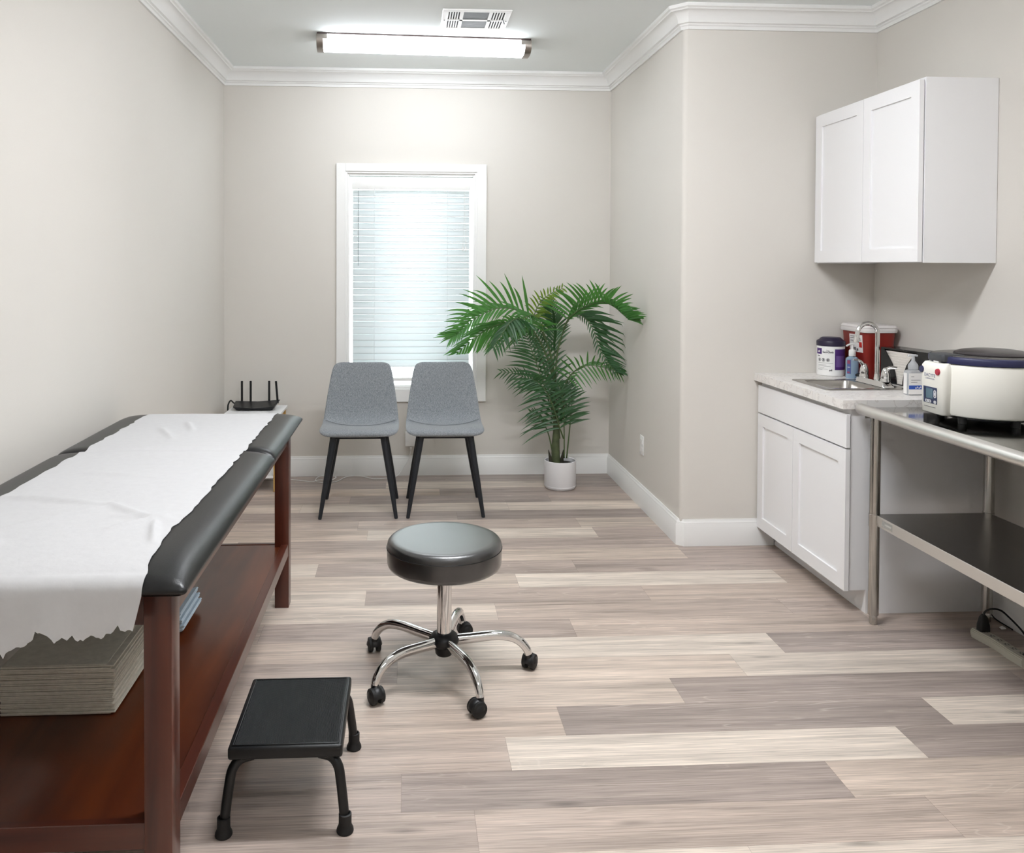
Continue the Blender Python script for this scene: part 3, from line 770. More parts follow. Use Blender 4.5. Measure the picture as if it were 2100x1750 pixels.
FR = {
'F1': [(0.99, 5.44, 0.644), (0.943, 5.44, 0.9), (0.846, 5.44, 1.092), (0.727, 5.42, 1.167), (0.606, 5.39, 1.184), (0.508, 5.36, 1.154), (0.413, 5.34, 1.099), (0.349, 5.32, 1.038), (0.296, 5.31, 1.002)],
'F2': [(0.99, 5.42, 0.615), (0.929, 5.41, 0.84), (0.843, 5.38, 1.002), (0.742, 5.34, 1.074), (0.643, 5.3, 1.092), (0.53, 5.26, 1.067), (0.427, 5.24, 0.999), (0.328, 5.22, 0.918)],
'F2b': [(0.984, 5.44, 0.644), (0.908, 5.38, 0.875), (0.815, 5.3, 1.04), (0.719, 5.22, 1.122), (0.649, 5.15, 1.112), (0.59, 5.11, 1.04), (0.534, 5.09, 0.961)],
'F3': [(0.988, 5.46, 0.577), (0.897, 5.47, 0.833), (0.833, 5.48, 1.025), (0.847, 5.49, 1.137), (0.892, 5.49, 1.224), (0.956, 5.49, 1.276), (1.028, 5.49, 1.308)],
'F4': [(1.011, 5.44, 0.323), (0.984, 5.44, 0.644), (0.989, 5.44, 0.852), (1.018, 5.41, 1.015), (1.044, 5.35, 1.114), (1.09, 5.27, 1.172), (1.146, 5.17, 1.217), (1.211, 5.08, 1.233), (1.262, 5.02, 1.209), (1.297, 4.98, 1.173), (1.327, 4.94, 1.14)],
'F5': [(0.99, 5.47, 0.478), (0.993, 5.48, 0.848), (1.04, 5.48, 1.032), (1.081, 5.46, 1.117), (1.123, 5.44, 1.14), (1.173, 5.39, 1.108), (1.218, 5.36, 1.028), (1.244, 5.33, 0.927), (1.288, 5.3, 0.845), (1.337, 5.28, 0.785)],
'F6': [(1.033, 5.44, 0.451), (1.042, 5.44, 0.644), (1.057, 5.42, 0.717), (1.102, 5.39, 0.778), (1.159, 5.36, 0.81), (1.234, 5.34, 0.812), (1.312, 5.33, 0.791), (1.369, 5.32, 0.775)],
'F7': [(0.995, 5.44, 0.387), (0.942, 5.42, 0.583), (0.893, 5.4, 0.698), (0.844, 5.38, 0.828), (0.803, 5.36, 0.934), (0.768, 5.34, 1.021)],
'F8': [(0.99, 5.47, 0.413), (0.933, 5.48, 0.59), (0.862, 5.49, 0.669), (0.792, 5.5, 0.714), (0.719, 5.51, 0.745), (0.637, 5.51, 0.755)],
'F9': [(1.033, 5.42, 0.327), (1.002, 5.39, 0.403), (0.96, 5.34, 0.517), (0.91, 5.29, 0.629), (0.848, 5.24, 0.711), (0.792, 5.2, 0.748)],
'F10': [(1.063, 5.47, 0.186), (1.084, 5.48, 0.379), (1.1, 5.5, 0.505), (1.103, 5.52, 0.615), (1.093, 5.54, 0.678)],
'F11': [(0.97, 5.44, 0.194), (0.94, 5.44, 0.339), (0.904, 5.44, 0.426), (0.856, 5.44, 0.478), (0.817, 5.44, 0.497)],
'F12': [(0.989, 5.46, 0.415), (0.974, 5.48, 0.67), (0.983, 5.5, 0.894), (0.992, 5.52, 1.022), (0.984, 5.53, 1.119), (0.959, 5.54, 1.209)],
'F13': [(1.036, 5.41, 0.201), (1.03, 5.39, 0.397), (1.021, 5.38, 0.557), (1.003, 5.37, 0.654), (0.969, 5.36, 0.703)]}
LEAFP = []
def frond(pts, t0, n, sides, m, r0=.0052, wmax=.0095, droop=.25, stem_from=None):
    """sides: (direction off the midrib, length near base, length near tip, forward lean base, forward lean tip)"""
    C = smooth(pts, 10); bm = new(); N = len(C)
    rad = [r0*(1-.78*i/(N-1)) for i in range(N)]
    tube(bm, C, rad, 7)
    for f in bm.faces: f.material_index = 1
    for sv, L0, L1, f0, f1 in sides:
        sv = Vector(sv).normalized()
        n_ = max(7, round(n*.84))
        for k in range(n_):
            q = k/(n_-1); t = t0+(1-t0)*q
            i = min(N-2, int(t*(N-1))); P = C[i]+(C[i+1]-C[i])*(t*(N-1)-i); T = (C[i+1]-C[i]).normalized()
            L = (L0+(L1-L0)*q)*1.06*(.6+.4*math.sin(PI*min(1, .25+q*.95)))*random.uniform(.88, 1.1)
            fw = (f0+(f1-f0)*q)*1.2+.08
            side = (sv-T*sv.dot(T)*.6); d = (side.normalized()+T*fw+Vector((random.uniform(-.09, .09), random.uniform(-.12, .12), random.uniform(-.08, .08)))).normalized()
            face = d.cross(T).cross(d); W = d.cross(Vector((0, -1, .35)) if abs(d.y) < .8 else Vector((1, 0, 0))).normalized()
            nrm = W.cross(d).normalized(); dr = droop*random.uniform(.6, 1.4)
            rows_ = []
            for s in range(7):
                u = s/6; c = P+d*(L*u)+Vector((0, 0, -dr*L*u*u)); w = wmax*.95*(.35+.65*min(1, u*3.5))*(1-u**2.6)*(L/.22)**.35+.0004
                r_ = [c-W*w, c-nrm*w*.45, c+W*w]
                for p in r_:
                    p.x = min(p.x, XR-.012); p.y = min(p.y, YB-.03); p.z = max(p.z, .9 if p.x < .5 else .02)
                rows_.append(r_)
            V, fs = grid(bm, rows_)
    o = obj('frond', bm, [m, M['stem']], pp, ang=180); return o
A, D_, Y_ = M['leaf'], M['leaf_dark'], M['leaf_lime']
frond(FR['F1'], .3, 26, [((-.35, -.1, 1), .32, .2, .3, .8), ((-.3, .6, .25), .24, .16, .5, .8), ((-.1, -.7, -.35), .16, .13, .6, .9)], A)
frond(FR['F2'], .34, 24, [((-.9, -.3, .1), .26, .2, .5, .6), ((-.4, .3, -.8), .19, .17, .6, .6), ((0, -.4, .8), .15, .14, .9, .9)], A, droop=.4)
frond(FR['F2b'], .42, 18, [((-.9, 0, -.4), .12, .1, .3, .5), ((.9, -.1, -.4), .12, .1, .3, .5)], M['leaf_dark'], wmax=.013, droop=.5)
frond(FR['F3'], .4, 18, [((-.5, -.1, 1), .14, .07, .15, .5), ((.8, .1, -.6), .13, .07, .3, .5), ((.1, -.8, -.3), .15, .07, .3, .5)], Y_, wmax=.0085)
frond(FR['F4'], .4, 30, [((-.75, -.1, .85), .25, .2, -.1, .55), ((.4, -.2, 1), .15, .22, .05, .5), ((1, -.1, .25), .05, .22, .5, .25), ((.8, .5, .35), .08, .18, .5, .5)], A)
frond(FR['F5'], .42, 26, [((.9, .1, .3), .27, .18, .35, .6), ((-.5, -.1, -.6), .03, .06, .7, .6), ((.7, .5, .0), .2, .14, .4, .6)], D_)
frond(FR['F6'], .3, 18, [((-.7, -.1, .8), .17, .08, -.1, .8), ((.1, -.2, -1), .12, .1, .2, .9), ((.6, -.1, .4), .08, .14, .6, 1.)], A, wmax=.0085)
frond(FR['F7'], .25, 22, [((-1, -.2, .15), .25, .2, .6, .6), ((.75, 0, .6), .19, .17, .4, .4)], D_)
frond(FR['F8'], .3, 16, [((-.5, -.2, -.8), .14, .1, .5, .7), ((-.2, .1, .9), .13, .08, .5, .8)], D_, wmax=.0075)
frond(FR['F9'], .2, 19, [((-1, -.1, .0), .25, .17, .05, .3), ((.9, -.1, .35), .22, .16, .3, .3)], M['leaf_dark'], wmax=.0095, droop=.3)
frond(FR['F10'], .3, 17, [((1, 0, .3), .16, .11, .3, .6), ((-.9, .2, .1), .16, .11, .3, .6), ((.2, .8, 0), .13, .1, .3, .5)], D_)
frond(FR['F11'], .4, 11, [((-.5, -.1, -.5), .11, .07, .5, .6), ((-.3, .1, .8), .11, .06, .5, .6)], D_, wmax=.007)
frond(FR['F12'], .4, 20, [((-.8, 0, .5), .22, .16, .6, .6), ((.9, 0, .5), .17, .12, .9, .8), ((-.2, -.9, .3), .15, .12, .8, .8)], D_)
frond(FR['F13'], .35, 17, [((1, .1, .2), .16, .11, .5, .5), ((-.9, .2, .2), .18, .13, .4, .4)], D_, r0=.0045, wmax=.008)
frond([(1.0, 5.47, .17), (1.01, 5.5, .45), (.99, 5.53, .7), (.94, 5.55, .88), (.87, 5.56, 1.0)], .35, 20, [((-.9, 0, .3), .21, .15, .5, .6), ((.9, 0, .4), .2, .14, .5, .6)], D_)
frond([(.985, 5.46, .2), (.975, 5.47, .38), (.985, 5.5, .52), (1.03, 5.53, .6), (1.075, 5.55, .62)], .3, 15, [((-.9, .1, .4), .17, .11, .4, .6), ((.9, .1, .3), .17, .11, .4, .6)], D_)
frond([(.99, 5.44, .5), (.955, 5.42, .8), (.9, 5.39, 1.0), (.86, 5.36, 1.1), (.8, 5.32, 1.14), (.73, 5.28, 1.11), (.68, 5.25, 1.04)], .38, 20, [((-.8, 0, .5), .16, .12, .5, .6), ((.7, -.2, -.5), .17, .12, .5, .6)], A, wmax=.0085)

# ================================================================== WALL OUTLET
ou = thing('wall_outlet', 'white duplex outlet plate on the right wall near the palm', 'outlet', (XR, 4.972, .377))
obj('cover_plate', box(new(), XR-.006, XR-.0005, 4.937, 5.007, .319, .435, .002, 2), M['white_pl'], ou)
for z in (.354, .4):
    obj('receptacle', box(new(), XR-.008, XR-.006, 4.956, 4.988, z-.014, z+.014, .0008, 1), M['label'], ou)

# ================================================================== ROLLING STOOL
SX, SY = .139, 2.965
sto = thing('rolling_stool', 'round black vinyl stool on a chrome five-star base with casters', 'stool', (SX, SY, 0))
bm = new(); lathe(bm, [(0, .386), (.17, .386), (.192, .388), (.2, .394), (.2035, .404), (.2045, .452), (.204, .466), (.201, .4765), (.195, .4835), (.187, .4868), (.17, .4878), (.1, .488), (0, .488)], (SX, SY, 0), 72)
M['stool_vinyl'].node_tree.nodes['Principled BSDF'].inputs['Coat Roughness'].default_value = .3
M['stool_vinyl'].node_tree.nodes['Principled BSDF'].inputs['Coat IOR'].default_value = 1.75
obj('seat', bm, M['stool_vinyl'], sto)
bm = new(); tube(bm, [(SX+.2048*math.cos(2*PI*k/72), SY+.2048*math.sin(2*PI*k/72), .4575) for k in range(73)], .0018, 6); obj('seat_seam', bm, M['piping'], sto)
bm = new(); cyl(bm, (SX, SY, .372), (SX, SY, .3865), .05); cyl(bm, (SX, SY, .3), (SX, SY, .375), .026); obj('seat_mount', bm, M['black_pl'], sto)
bm = new(); cyl(bm, (SX, SY, .14), (SX, SY, .362), .0265, seg=32); obj('gas_lift', bm, M['chrome'], sto)
bm = new(); lathe(bm, [(0, .068), (.026, .068), (.031, .074), (.034, .098), (.046, .106), (.0535, .118), (.054, .126), (.048, .138), (.036, .147), (.028, .15), (0, .15)], (SX, SY, 0), 32); obj('hub', bm, M['black_pl'], sto)
for a in (2, -70, -142, 146, 74):
    t = math.radians(a); ca, sa = math.cos(t), math.sin(t)
    pr = lambda r, z: (SX+ca*r, SY+sa*r, z)
    L = smooth([pr(.03, .118), pr(.1, .124), pr(.18, .13), pr(.235, .124), pr(.273, .105), pr(.297, .078), pr(.305, .058)], 5)
    fl_ = [(.0142+.0018*math.sin(PI*min(1, i/len(L)*1.3)), .0195-.0055*i/len(L)) for i in range(len(L))]
    bm = new(); tube(bm, L, .01, 16, flat=fl_); obj('base_leg', bm, M['chrome'], sto)
    sw = math.radians({2: 60, -70: 205, -142: -60, 146: 100, 74: 20}[a])       # caster swivel
    cx, cy = SX+ca*.305, SY+sa*.305; dx, dy = math.cos(sw), math.sin(sw)
    kx, ky = cx+dx*.012, cy+dy*.012
    cs = new(); cyl(cs, (cx, cy, .04), (cx, cy, .062), .0125, seg=16)
    hood = new(); lathe(hood, [(.0, .031)]+[(.0295*math.cos(q*PI/16), .027+.03*math.sin(q*PI/16)) for q in range(0, 9)][0:8]+[(0, .057)], (kx, ky, 0), 20); merge(cs, hood)
    ca_o = obj('caster', cs, M['black_pl'], sto)
    for s in (-1, 1):
        wx, wy = kx-dy*s*.0145, ky+dx*s*.0145
        w = new(); o0 = Vector((wx+dy*.009, wy-dx*.009, .0272)); o1 = Vector((wx-dy*.009, wy+dx*.009, .0272))
        tube(w, [o0, o0+(o1-o0)*.12, o0+(o1-o0)*.5, o0+(o1-o0)*.88, o1], [.0225, .026, .027, .026, .0225], 24); obj('wheel', w, M['black_rub'], ca_o)

# ================================================================== STEP STOOL
ss = thing('step_stool', 'black metal step stool with a ribbed rubber top beside the exam table', 'step stool', (-.3, 2.31, 0))
SC = (-.307, 2.325)
bm = new(); box(bm, -.4525, -.1605, 2.143, 2.508, .189, .222, .007, 3); obj('platform', bm, M['black_metal'], ss)
bm = new()
for a in ((-.4425, -.1705, 2.152, 2.157), (-.4425, -.1705, 2.494, 2.499), (-.4435, -.4385, 2.155, 2.496), (-.1745, -.1695, 2.155, 2.496)): box(bm, *a, .2205, .2245, .0015, 2)
obj('rim', bm, M['black_metal'], ss)
obj('tread_mat', box(new(), -.4375, -.1755, 2.158, 2.493, .2185, .2232, .001, 1), M['tread'], ss)
for sx in (-1, 1):
    for sy in (-1, 1):
        ax, ay = SC[0]+sx*.105, SC[1]+sy*.15; bx, by = SC[0]+sx*.154, SC[1]+sy*.186
        bm = new(); tube(bm, smooth([(ax-sx*.02, ay, .186), (ax+sx*.012, ay+sy*.008, .18), (ax+sx*.03, ay+sy*.018, .16), (ax+sx*.037, ay+sy*.024, .125), (bx-sx*.004, by-sy*.004, .06), (bx, by, .012)], 5), .0128, 14)
        lg = obj('leg', bm, M['black_metal'], ss)
        bm = new(); lathe(bm, [(0, .0), (.0205, .0), (.0222, .003), (.0215, .009), (.0175, .017), (.0165, .022), (.0165, .047), (.0125, .0485)], (bx, by, 0), 20); obj('rubber_foot', bm, M['black_rub'], lg)

# ================================================================== BASE CABINET, WORKTOP, SINK
def shaker(bm, x, y0, y1, z0, z1, t=.019, rail=.06):
    """door with recessed centre panel; front face at x, thickness towards +x"""
    for a in ((y0, y0+rail, z0, z1), (y1-rail, y1, z0, z1), (y0+rail, y1-rail, z0, z0+rail), (y0+rail, y1-rail, z1-rail, z1)):
        box(bm, x, x+t, a[0], a[1], a[2], a[3])
    bmesh.ops.remove_doubles(bm, verts=bm.verts[:], dist=1e-5)
    box(bm, x+.0085, x+t-.002, y0+rail-.002, y1-rail+.002, z0+rail-.002, z1-rail+.002)
    return bm
bc = thing('base_cabinet', 'white shaker base cabinet with two doors under the marble worktop', 'cabinet', (2.15, 3.84, 0))
CY0, CY1 = 3.392, 4.268
bm = new()
prism(bm, [(1.876, .1), (1.93, .1), (1.93, 0), (XN-.002, 0), (XN-.002, .864), (1.876, .864)], 'y', CY0, CY0+.016)
box(bm, 1.95, XN-.002, CY0+.016, CY1, .1, .118); box(bm, XN-.02, XN-.002, CY0+.016, CY1, .118, .864); box(bm, 1.876, XN-.02, CY1-.016, CY1, .118, .864)
obj('carcass', bm, M['cab'], bc, flat=True)
bm = new(); 
for a in ((CY0, CY0+.04, .1, .864), (CY1-.04, CY1, .1, .864), (CY0+.04, CY1-.04, .824, .864), (CY0+.04, CY1-.04, .67, .71), (CY0+.04, CY1-.04, .1, .14)): box(bm, 1.857, 1.876, *a)
obj('face_frame', bm, M['cab'], bc, flat=True)
obj('toe_kick', box(new(), 1.93, 1.945, CY0+.016, CY1, .0, .1), M['cab'], bc, flat=True)
obj('drawer_front', box(new(), 1.8325, 1.8515, CY0-.008, 4.258, .701, .842, .0015, 1), M['cab'], bc)
ym = 3.862
obj('door', shaker(new(), 1.8325, CY0-.008, ym-.002, .1, .694), M['cab'], bc, flat=True)
obj('door', shaker(new(), 1.8325, ym+.002, 4.258, .1, .694), M['cab'], bc, flat=True)

wt = new()
SKX0, SKX1, SKY0, SKY1 = 1.905, 2.25, 3.672, 3.985            # cut-out
WY0 = 3.378
x0, x1, y0, y1, z0, z1 = 1.8155, XN-.002, WY0, YJ-.002, .8645, .902
for a in ((x0, SKX0, y0, y1), (SKX1, x1, y0, y1), (SKX0, SKX1, y0, SKY0), (SKX0, SKX1, SKY1, y1)): box(wt, *a, z0, z1)
bmesh.ops.remove_doubles(wt, verts=wt.verts[:], dist=1e-5)
solo('worktop', wt, M['marble'], 'white marble-pattern worktop with a cut-out for the sink', 'worktop', flat=True)

sk = thing('sink', 'square stainless steel drop-in sink set in the marble worktop', 'sink', (2.08, 3.83, .902))
bm = new()
def rrect(x0, x1, y0, y1, r, z, n=5):
    out = []
    for cx, cy, a in ((x1-r, y1-r, 0), (x0+r, y1-r, 90), (x0+r, y0+r, 180), (x1-r, y0+r, 270)):
        for k in range(n+1): t = math.radians(a+90*k/n); out.append((cx+r*math.cos(t), cy+r*math.sin(t), z))
    return out
rings = [rrect(1.886, 2.266, 3.652, 4.0, .012, .9022), rrect(1.8865, 2.2655, 3.6525, 3.9995, .012, .9065), rrect(1.892, 2.26, 3.658, 3.994, .012, .9075),
         rrect(1.922, 2.148, 3.69, 3.962, .03, .9065), rrect(1.926, 2.144, 3.694, 3.958, .03, .901), rrect(1.932, 2.138, 3.70, 3.952, .035, .79), rrect(1.96, 2.11, 3.73, 3.925, .03, .768), rrect(2.02, 2.05, 3.81, 3.84, .012, .765)]
V, fs = grid(bm, rings, closed=True); bm.faces.new(V[-1]); bmesh.ops.recalc_face_normals(bm, faces=bm.faces[:])
obj('basin', bm, M['sink'], sk, ang=40)
bm = new(); lathe(bm, [(0, .767), (.03, .767), (.034, .769), (.036, .7675)], (2.035, 3.826, 0), 24); obj('drain', bm, M['chrome'], sk)

fa = thing('faucet', 'chrome gooseneck faucet with two lever handles behind the sink', 'faucet', (2.197, 3.81, .9075))
bm = new(); base_r = [rrect(2.168, 2.226, 3.688, 3.932, .008, .9078), rrect(2.17, 2.224, 3.69, 3.93, .008, .9135), rrect(2.178, 2.216, 3.71, 3.91, .01, .93), rrect(2.182, 2.212, 3.72, 3.90, .01, .931)]
V, fs = grid(bm, base_r, closed=True); bm.faces.new(V[-1]); bmesh.ops.recalc_face_normals(bm, faces=bm.faces[:]); obj('deck_plate', bm, M['chrome'], fa, ang=30)
FY = 3.812
arc = [(2.21, FY, .93), (2.21, FY, 1.0), (2.21, FY, 1.08), (2.21, FY, 1.143)] + [(2.16+.05*math.cos(t*PI/10), FY-.004*t/10, 1.143+.05*math.sin(t*PI/10)) for t in range(1, 10)] + [(2.108, FY-.005, 1.133), (2.102, FY-.006, 1.118)]
bm = new(); tube(bm, arc, .0105, 16); cyl(bm, (2.21, FY, .93), (2.21, FY, .955), .015, .0115, 20); obj('spout', bm, M['chrome'], fa, ang=60)
bm = new(); cyl(bm, (2.1065, FY-.0052, 1.129), (2.1025, FY-.0062, 1.104), .0125, .0125, 18); obj('aerator', bm, M['chrome'], fa)
for hy, s in ((3.902, 1), (3.722, -1)):
    bm = new(); lathe(bm, [(.021, .9305), (.021, .94), (.0185, .945), (.02, .949), (.0185, .968), (.013, .985), (.009, .993), (0, .996)], (2.198, hy, 0), 24)
    tube(bm, smooth([(2.198, hy, .972), (2.19-.002*s, hy+.002, .995), (2.172, hy+.006*s, 1.009), (2.15, hy+.012*s, 1.0105)] if s > 0 else [(2.198, hy, .972), (2.206, hy-.004, .99), (2.22, hy-.014, .997), (2.238, hy-.026, .9965)], 5), .01, 12, flat=[(.0125-.0035*i/15, .0095-.0055*i/15) for i in range(16)])
    obj('handle', bm, M['chrome'], fa, ang=50)
sp = thing('sink_stopper', 'small black-topped steel sink stopper behind the sink', 'stopper', (2.244, 4.022, .902))
bm = new(); lathe(bm, [(0, 0), (.019, 0), (.021, .004), (.016, .012), (.019, .014), (0, .014)], (2.244, 4.024, .9022), 20); obj('basket', bm, M['chrome'], sp)
bm = new(); lathe(bm, [(0, .0142), (.018, .0142), (.0205, .018), (.018, .024), (.009, .028), (0, .0285)], (2.244, 4.024, .9022), 20); obj('cap', bm, M['black_rub'], sp)

# ---- wipes canister
wc = (2.178, 4.182)
wp = thing('wipes_canister', 'white wipes canister with purple lid and purple label panel', 'canister', (wc[0], wc[1], .902))
bm = new(); lathe(bm, [(0, .9025), (.063, .9025), (.0665, .906), (.067, .915), (.067, 1.05), (.0665, 1.058), (0, 1.058)], (wc[0], wc[1], 0), 40); obj('tub', bm, M['white_pl'], wp)
bm = new(); lathe(bm, [(.0685, 1.054), (.069, 1.074), (.067, 1.079), (.058, 1.084), (.047, 1.095), (.043, 1.097), (.02, 1.0975), (0, 1.0975)], (wc[0], wc[1], 0), 40); obj('lid', bm, M['purple_lid'], wp)
fa0 = math.atan2(0-wc[1], 0-wc[0])                       # the label faces into the room
def onw(u, v, r=.0674): t = fa0+u/.067; return (wc[0]+r*math.cos(t), wc[1]+r*math.sin(t), v)
obj('label_panel', patch(onw, .02, .094, .935, 1.04, 12), M['purple'], wp)
obj('label_block', patch(lambda u, v: onw(u, v, .0678), .026, .078, .95, 1.006, 12), mat('pale_purple_print', (112, 84, 146), .5), wp)
for f in (obj('logo_square', patch(onw, -.082, -.045, 1.013, 1.043, 5), M['purple'], wp),): pass
on2 = lambda du, dv, r=.0679: (lambda u, v: onw(u+du, v+dv, r))
lettering('pdi', .013, on2(-.062, 1.027, .0684), M['label'], wp, bold=.0006)
lettering('Super', .0065, on2(-.014, 1.034), M['ink'], wp)
lettering('Sani-Cloth', .0125, on2(-.013, 1.024), M['ink'], wp, bold=.0004)
lettering('Wipes', .007, on2(-.064, 1.004), M['ink'], wp, bold=.0003)
bm = new()
for k in range(3):
    cu = -.058+.023*k; ring_o = [(cu+.0085*math.cos(2*PI*i/16), .984+.0085*math.sin(2*PI*i/16)) for i in range(17)]; ring_i = [(cu+.0066*math.cos(2*PI*i/16), .984+.0066*math.sin(2*PI*i/16)) for i in range(17)]
    grid(bm, [[onw(u, v, .0678) for u, v in ring_o], [onw(u, v, .0678) for u, v in ring_i]]); patch(onw, cu-.003, cu+.002, .979, .989, 2, bm); patch(onw, cu-.004, cu+.004, .983, .985, 2, bm)
obj('pictogram', bm, M['ink'], wp, flat=True)
bm = new()
for v, a, b in ((.968, -.07, .012), (.958, -.068, -.02), (.952, -.068, .0), (.944, -.068, -.03), (.937, -.068, -.012), (.932, -.068, -.04)): grid(bm, [[onw(a+(b-a)*i/8, q, .0676) for i in range(9)] for q in (v, v+.0012)])
obj('small_print', bm, M['label_grey'], wp, flat=True)
lettering('pdi', .011, on2(.001, .933), M['ink'], wp, bold=.0005)

# ---- hand sanitiser pump bottle
sc = (2.226, 4.062)
sb = thing('sanitizer_bottle', 'clear blue hand sanitizer pump bottle beside the wipes canister', 'bottle', (sc[0], sc[1], .902))
bm = new(); lathe(bm, [(0, .9025), (.0285, .9025), (.031, .906), (.0315, .915), (.0315, .994), (.029, 1.003), (.018, 1.009), (.0135, 1.012), (.0135, 1.018), (0, 1.018)], (sc[0], sc[1], 0), 28, 1., .72); obj('bottle', bm, M['clearblue'], sb)
bm = new(); lathe(bm, [(.0155, 1.012), (.0165, 1.014), (.0165, 1.038), (.0145, 1.043), (.006, 1.046), (.0052, 1.06), (.0052, 1.068), (0, 1.068)], (sc[0], sc[1], 0), 20)
tube(bm, smooth([(sc[0]+.012, sc[1], 1.069), (sc[0], sc[1], 1.071), (sc[0]-.018, sc[1]-.004, 1.07), (sc[0]-.034, sc[1]-.008, 1.064)]), .0045, 10); obj('pump', bm, M['white_pl'], sb)
def ons(u, v, r=.0319): t = -PI/2-.16+u/.0315; return (sc[0]+r*math.cos(t), sc[1]+.72*r*math.sin(t), v)
obj('front_label', patch(ons, -.034, -.012, .925, .995, 6), mat('sanitizer_label', (84, 98, 150), .4), sb)
for q in ((-.032, -.016, .975, .992), (-.032, -.018, .928, .936)): obj('label_mark', patch(lambda u, v: ons(u, v, .0324), *q, 4), mat('sanitizer_label_mark', (150, 70, 96), .4), sb)
lettering('70%', .009, lambda u, v: ons(u-.023, v+.957, .0325), M['label'], sb)

# ---- red sharps container
sh = thing('sharps_container', 'red sharps container with a white lid in the worktop corner', 'container', (2.335, 4.1, .902))
def taper(x0, x1, y0, y1, r, z, ins): return rrect(x0+ins, x1-ins, y0+ins, y1-ins, r, z)
bm = new(); V, fs = grid(bm, [taper(2.262, 2.425, 4.005, 4.245, .03, .9025, .016), taper(2.262, 2.425, 4.005, 4.245, .03, .908, .014), taper(2.262, 2.425, 4.005, 4.245, .03, 1.137, 0)], closed=True); bm.faces.new(V[0][::-1]); bm.faces.new(V[-1]); bmesh.ops.recalc_face_normals(bm, faces=bm.faces[:]); obj('bin', bm, M['red'], sh, ang=40)
bm = new(); V, fs = grid(bm, [rrect(2.256, 2.431, 3.999, 4.251, .03, 1.132), rrect(2.254, 2.433, 3.997, 4.253, .03, 1.141), rrect(2.256, 2.431, 3.999, 4.251, .03, 1.153), rrect(2.254, 2.433, 3.997, 4.253, .03, 1.156), rrect(2.26, 2.427, 4.003, 4.247, .028, 1.167), rrect(2.28, 2.407, 4.023, 4.227, .02, 1.168)], closed=True); bm.faces.new(V[0][::-1]); bm.faces.new(V[-1]); bmesh.ops.recalc_face_normals(bm, faces=bm.faces[:]); obj('lid', bm, M['cloud'], sh, ang=40)
def onsh(u, v): return (2.2623+(1.137-v)*.0665-.0012, 4.1-u, v)
obj('warning_label', patch(onsh, -.06, .062, 1.03, 1.118, 1), M['label'], sh, flat=True)
on3 = lambda u, v: (onsh(u, v)[0]-.0008, onsh(u, v)[1], v)
obj('label_red_mark', patch(on3, .03, .056, 1.055, 1.082, 1), M['label_red'], sh, flat=True)
bm = new()
for v, a, b in ((1.107, -.05, .01), (1.098, -.05, .045), (1.091, -.02, .05), (1.084, -.05, .0)): patch(on3, a, b, v, v+.003, 1, bm)
patch(on3, -.04, .0, 1.037, 1.053, 1, bm); patch(on3, .005, .02, 1.037, 1.048, 1, bm)
obj('label_print', bm, M['label_grey'], sh, flat=True)

# ---- black paper towel holder with folded towels

F0 = Vector((2.293, 3.925, .902)); dd = Vector((.148, -.989, 0)); nn = Vector((.989, .148, 0)); DL, DD, DH = .30, .105, .166
def dp(t, d, z): p = F0+dd*t+nn*d; return (p.x, p.y, .902+z)
td = thing('towel_holder', 'black paper towel holder standing against the alcove side wall', 'towel holder', (2.36, 3.79, .902))
def dprism(bm, poly, d0, d1):
    va = [bm.verts.new(dp(t, d0, z)) for t, z in poly]; vb = [bm.verts.new(dp(t, d1, z)) for t, z in poly]; n = len(poly)
    fs = [bm.faces.new(va), bm.faces.new(vb[::-1])]+[bm.faces.new((va[i], vb[i], vb[(i+1) % n], va[(i+1) % n])) for i in range(n)]
    bmesh.ops.recalc_face_normals(bm, faces=fs)
bm = new()
dprism(bm, [(0, 0), (DL, 0), (DL, DH), (0, DH)], DD-.004, DD)                      # back
dprism(bm, [(0, 0), (.004, 0), (.004, DH), (0, DH)], 0, DD-.004); dprism(bm, [(DL-.004, 0), (DL, 0), (DL, DH), (DL-.004, DH)], 0, DD-.004)
dprism(bm, [(.004, 0), (DL-.004, 0), (DL-.004, .004), (.004, .004)], 0, DD-.004)
dprism(bm, [(0, DH-.004), (DL, DH-.004), (DL, DH+.004), (0, DH+.004)], .0, DD)     # top
lc = [(.022, DH-.004), (.05, .13), (.075, .1), (.095, .06), (.105, .02), (.106, .004)]; rc = [(.235, DH-.004), (.2, .135), (.17, .1), (.152, .06), (.146, .02), (.145, .004)]
dprism(bm, [(.004, .004)]+[(.004, DH-.004)]+lc, 0, .004); dprism(bm, rc[::-1]+[(DL-.004, DH-.004), (DL-.004, .004)][::1], 0, .004) if False else dprism(bm, rc+[(DL-.004, .004), (DL-.004, DH-.004)], 0, .004)
obj('housing', bm, M['black_gloss'], td, flat=True)
bm = new()
for k in range(26): dprism(bm, [(.015, .0046+.0058*k), (DL-.03, .0046+.0058*k), (DL-.03, .0098+.0058*k), (.015, .0098+.0058*k)], .0055+.0015*(k % 2), .09)
solo('paper_towels', bm, M['towel'], 'folded white paper towels inside the black holder', 'paper towels', flat=True)

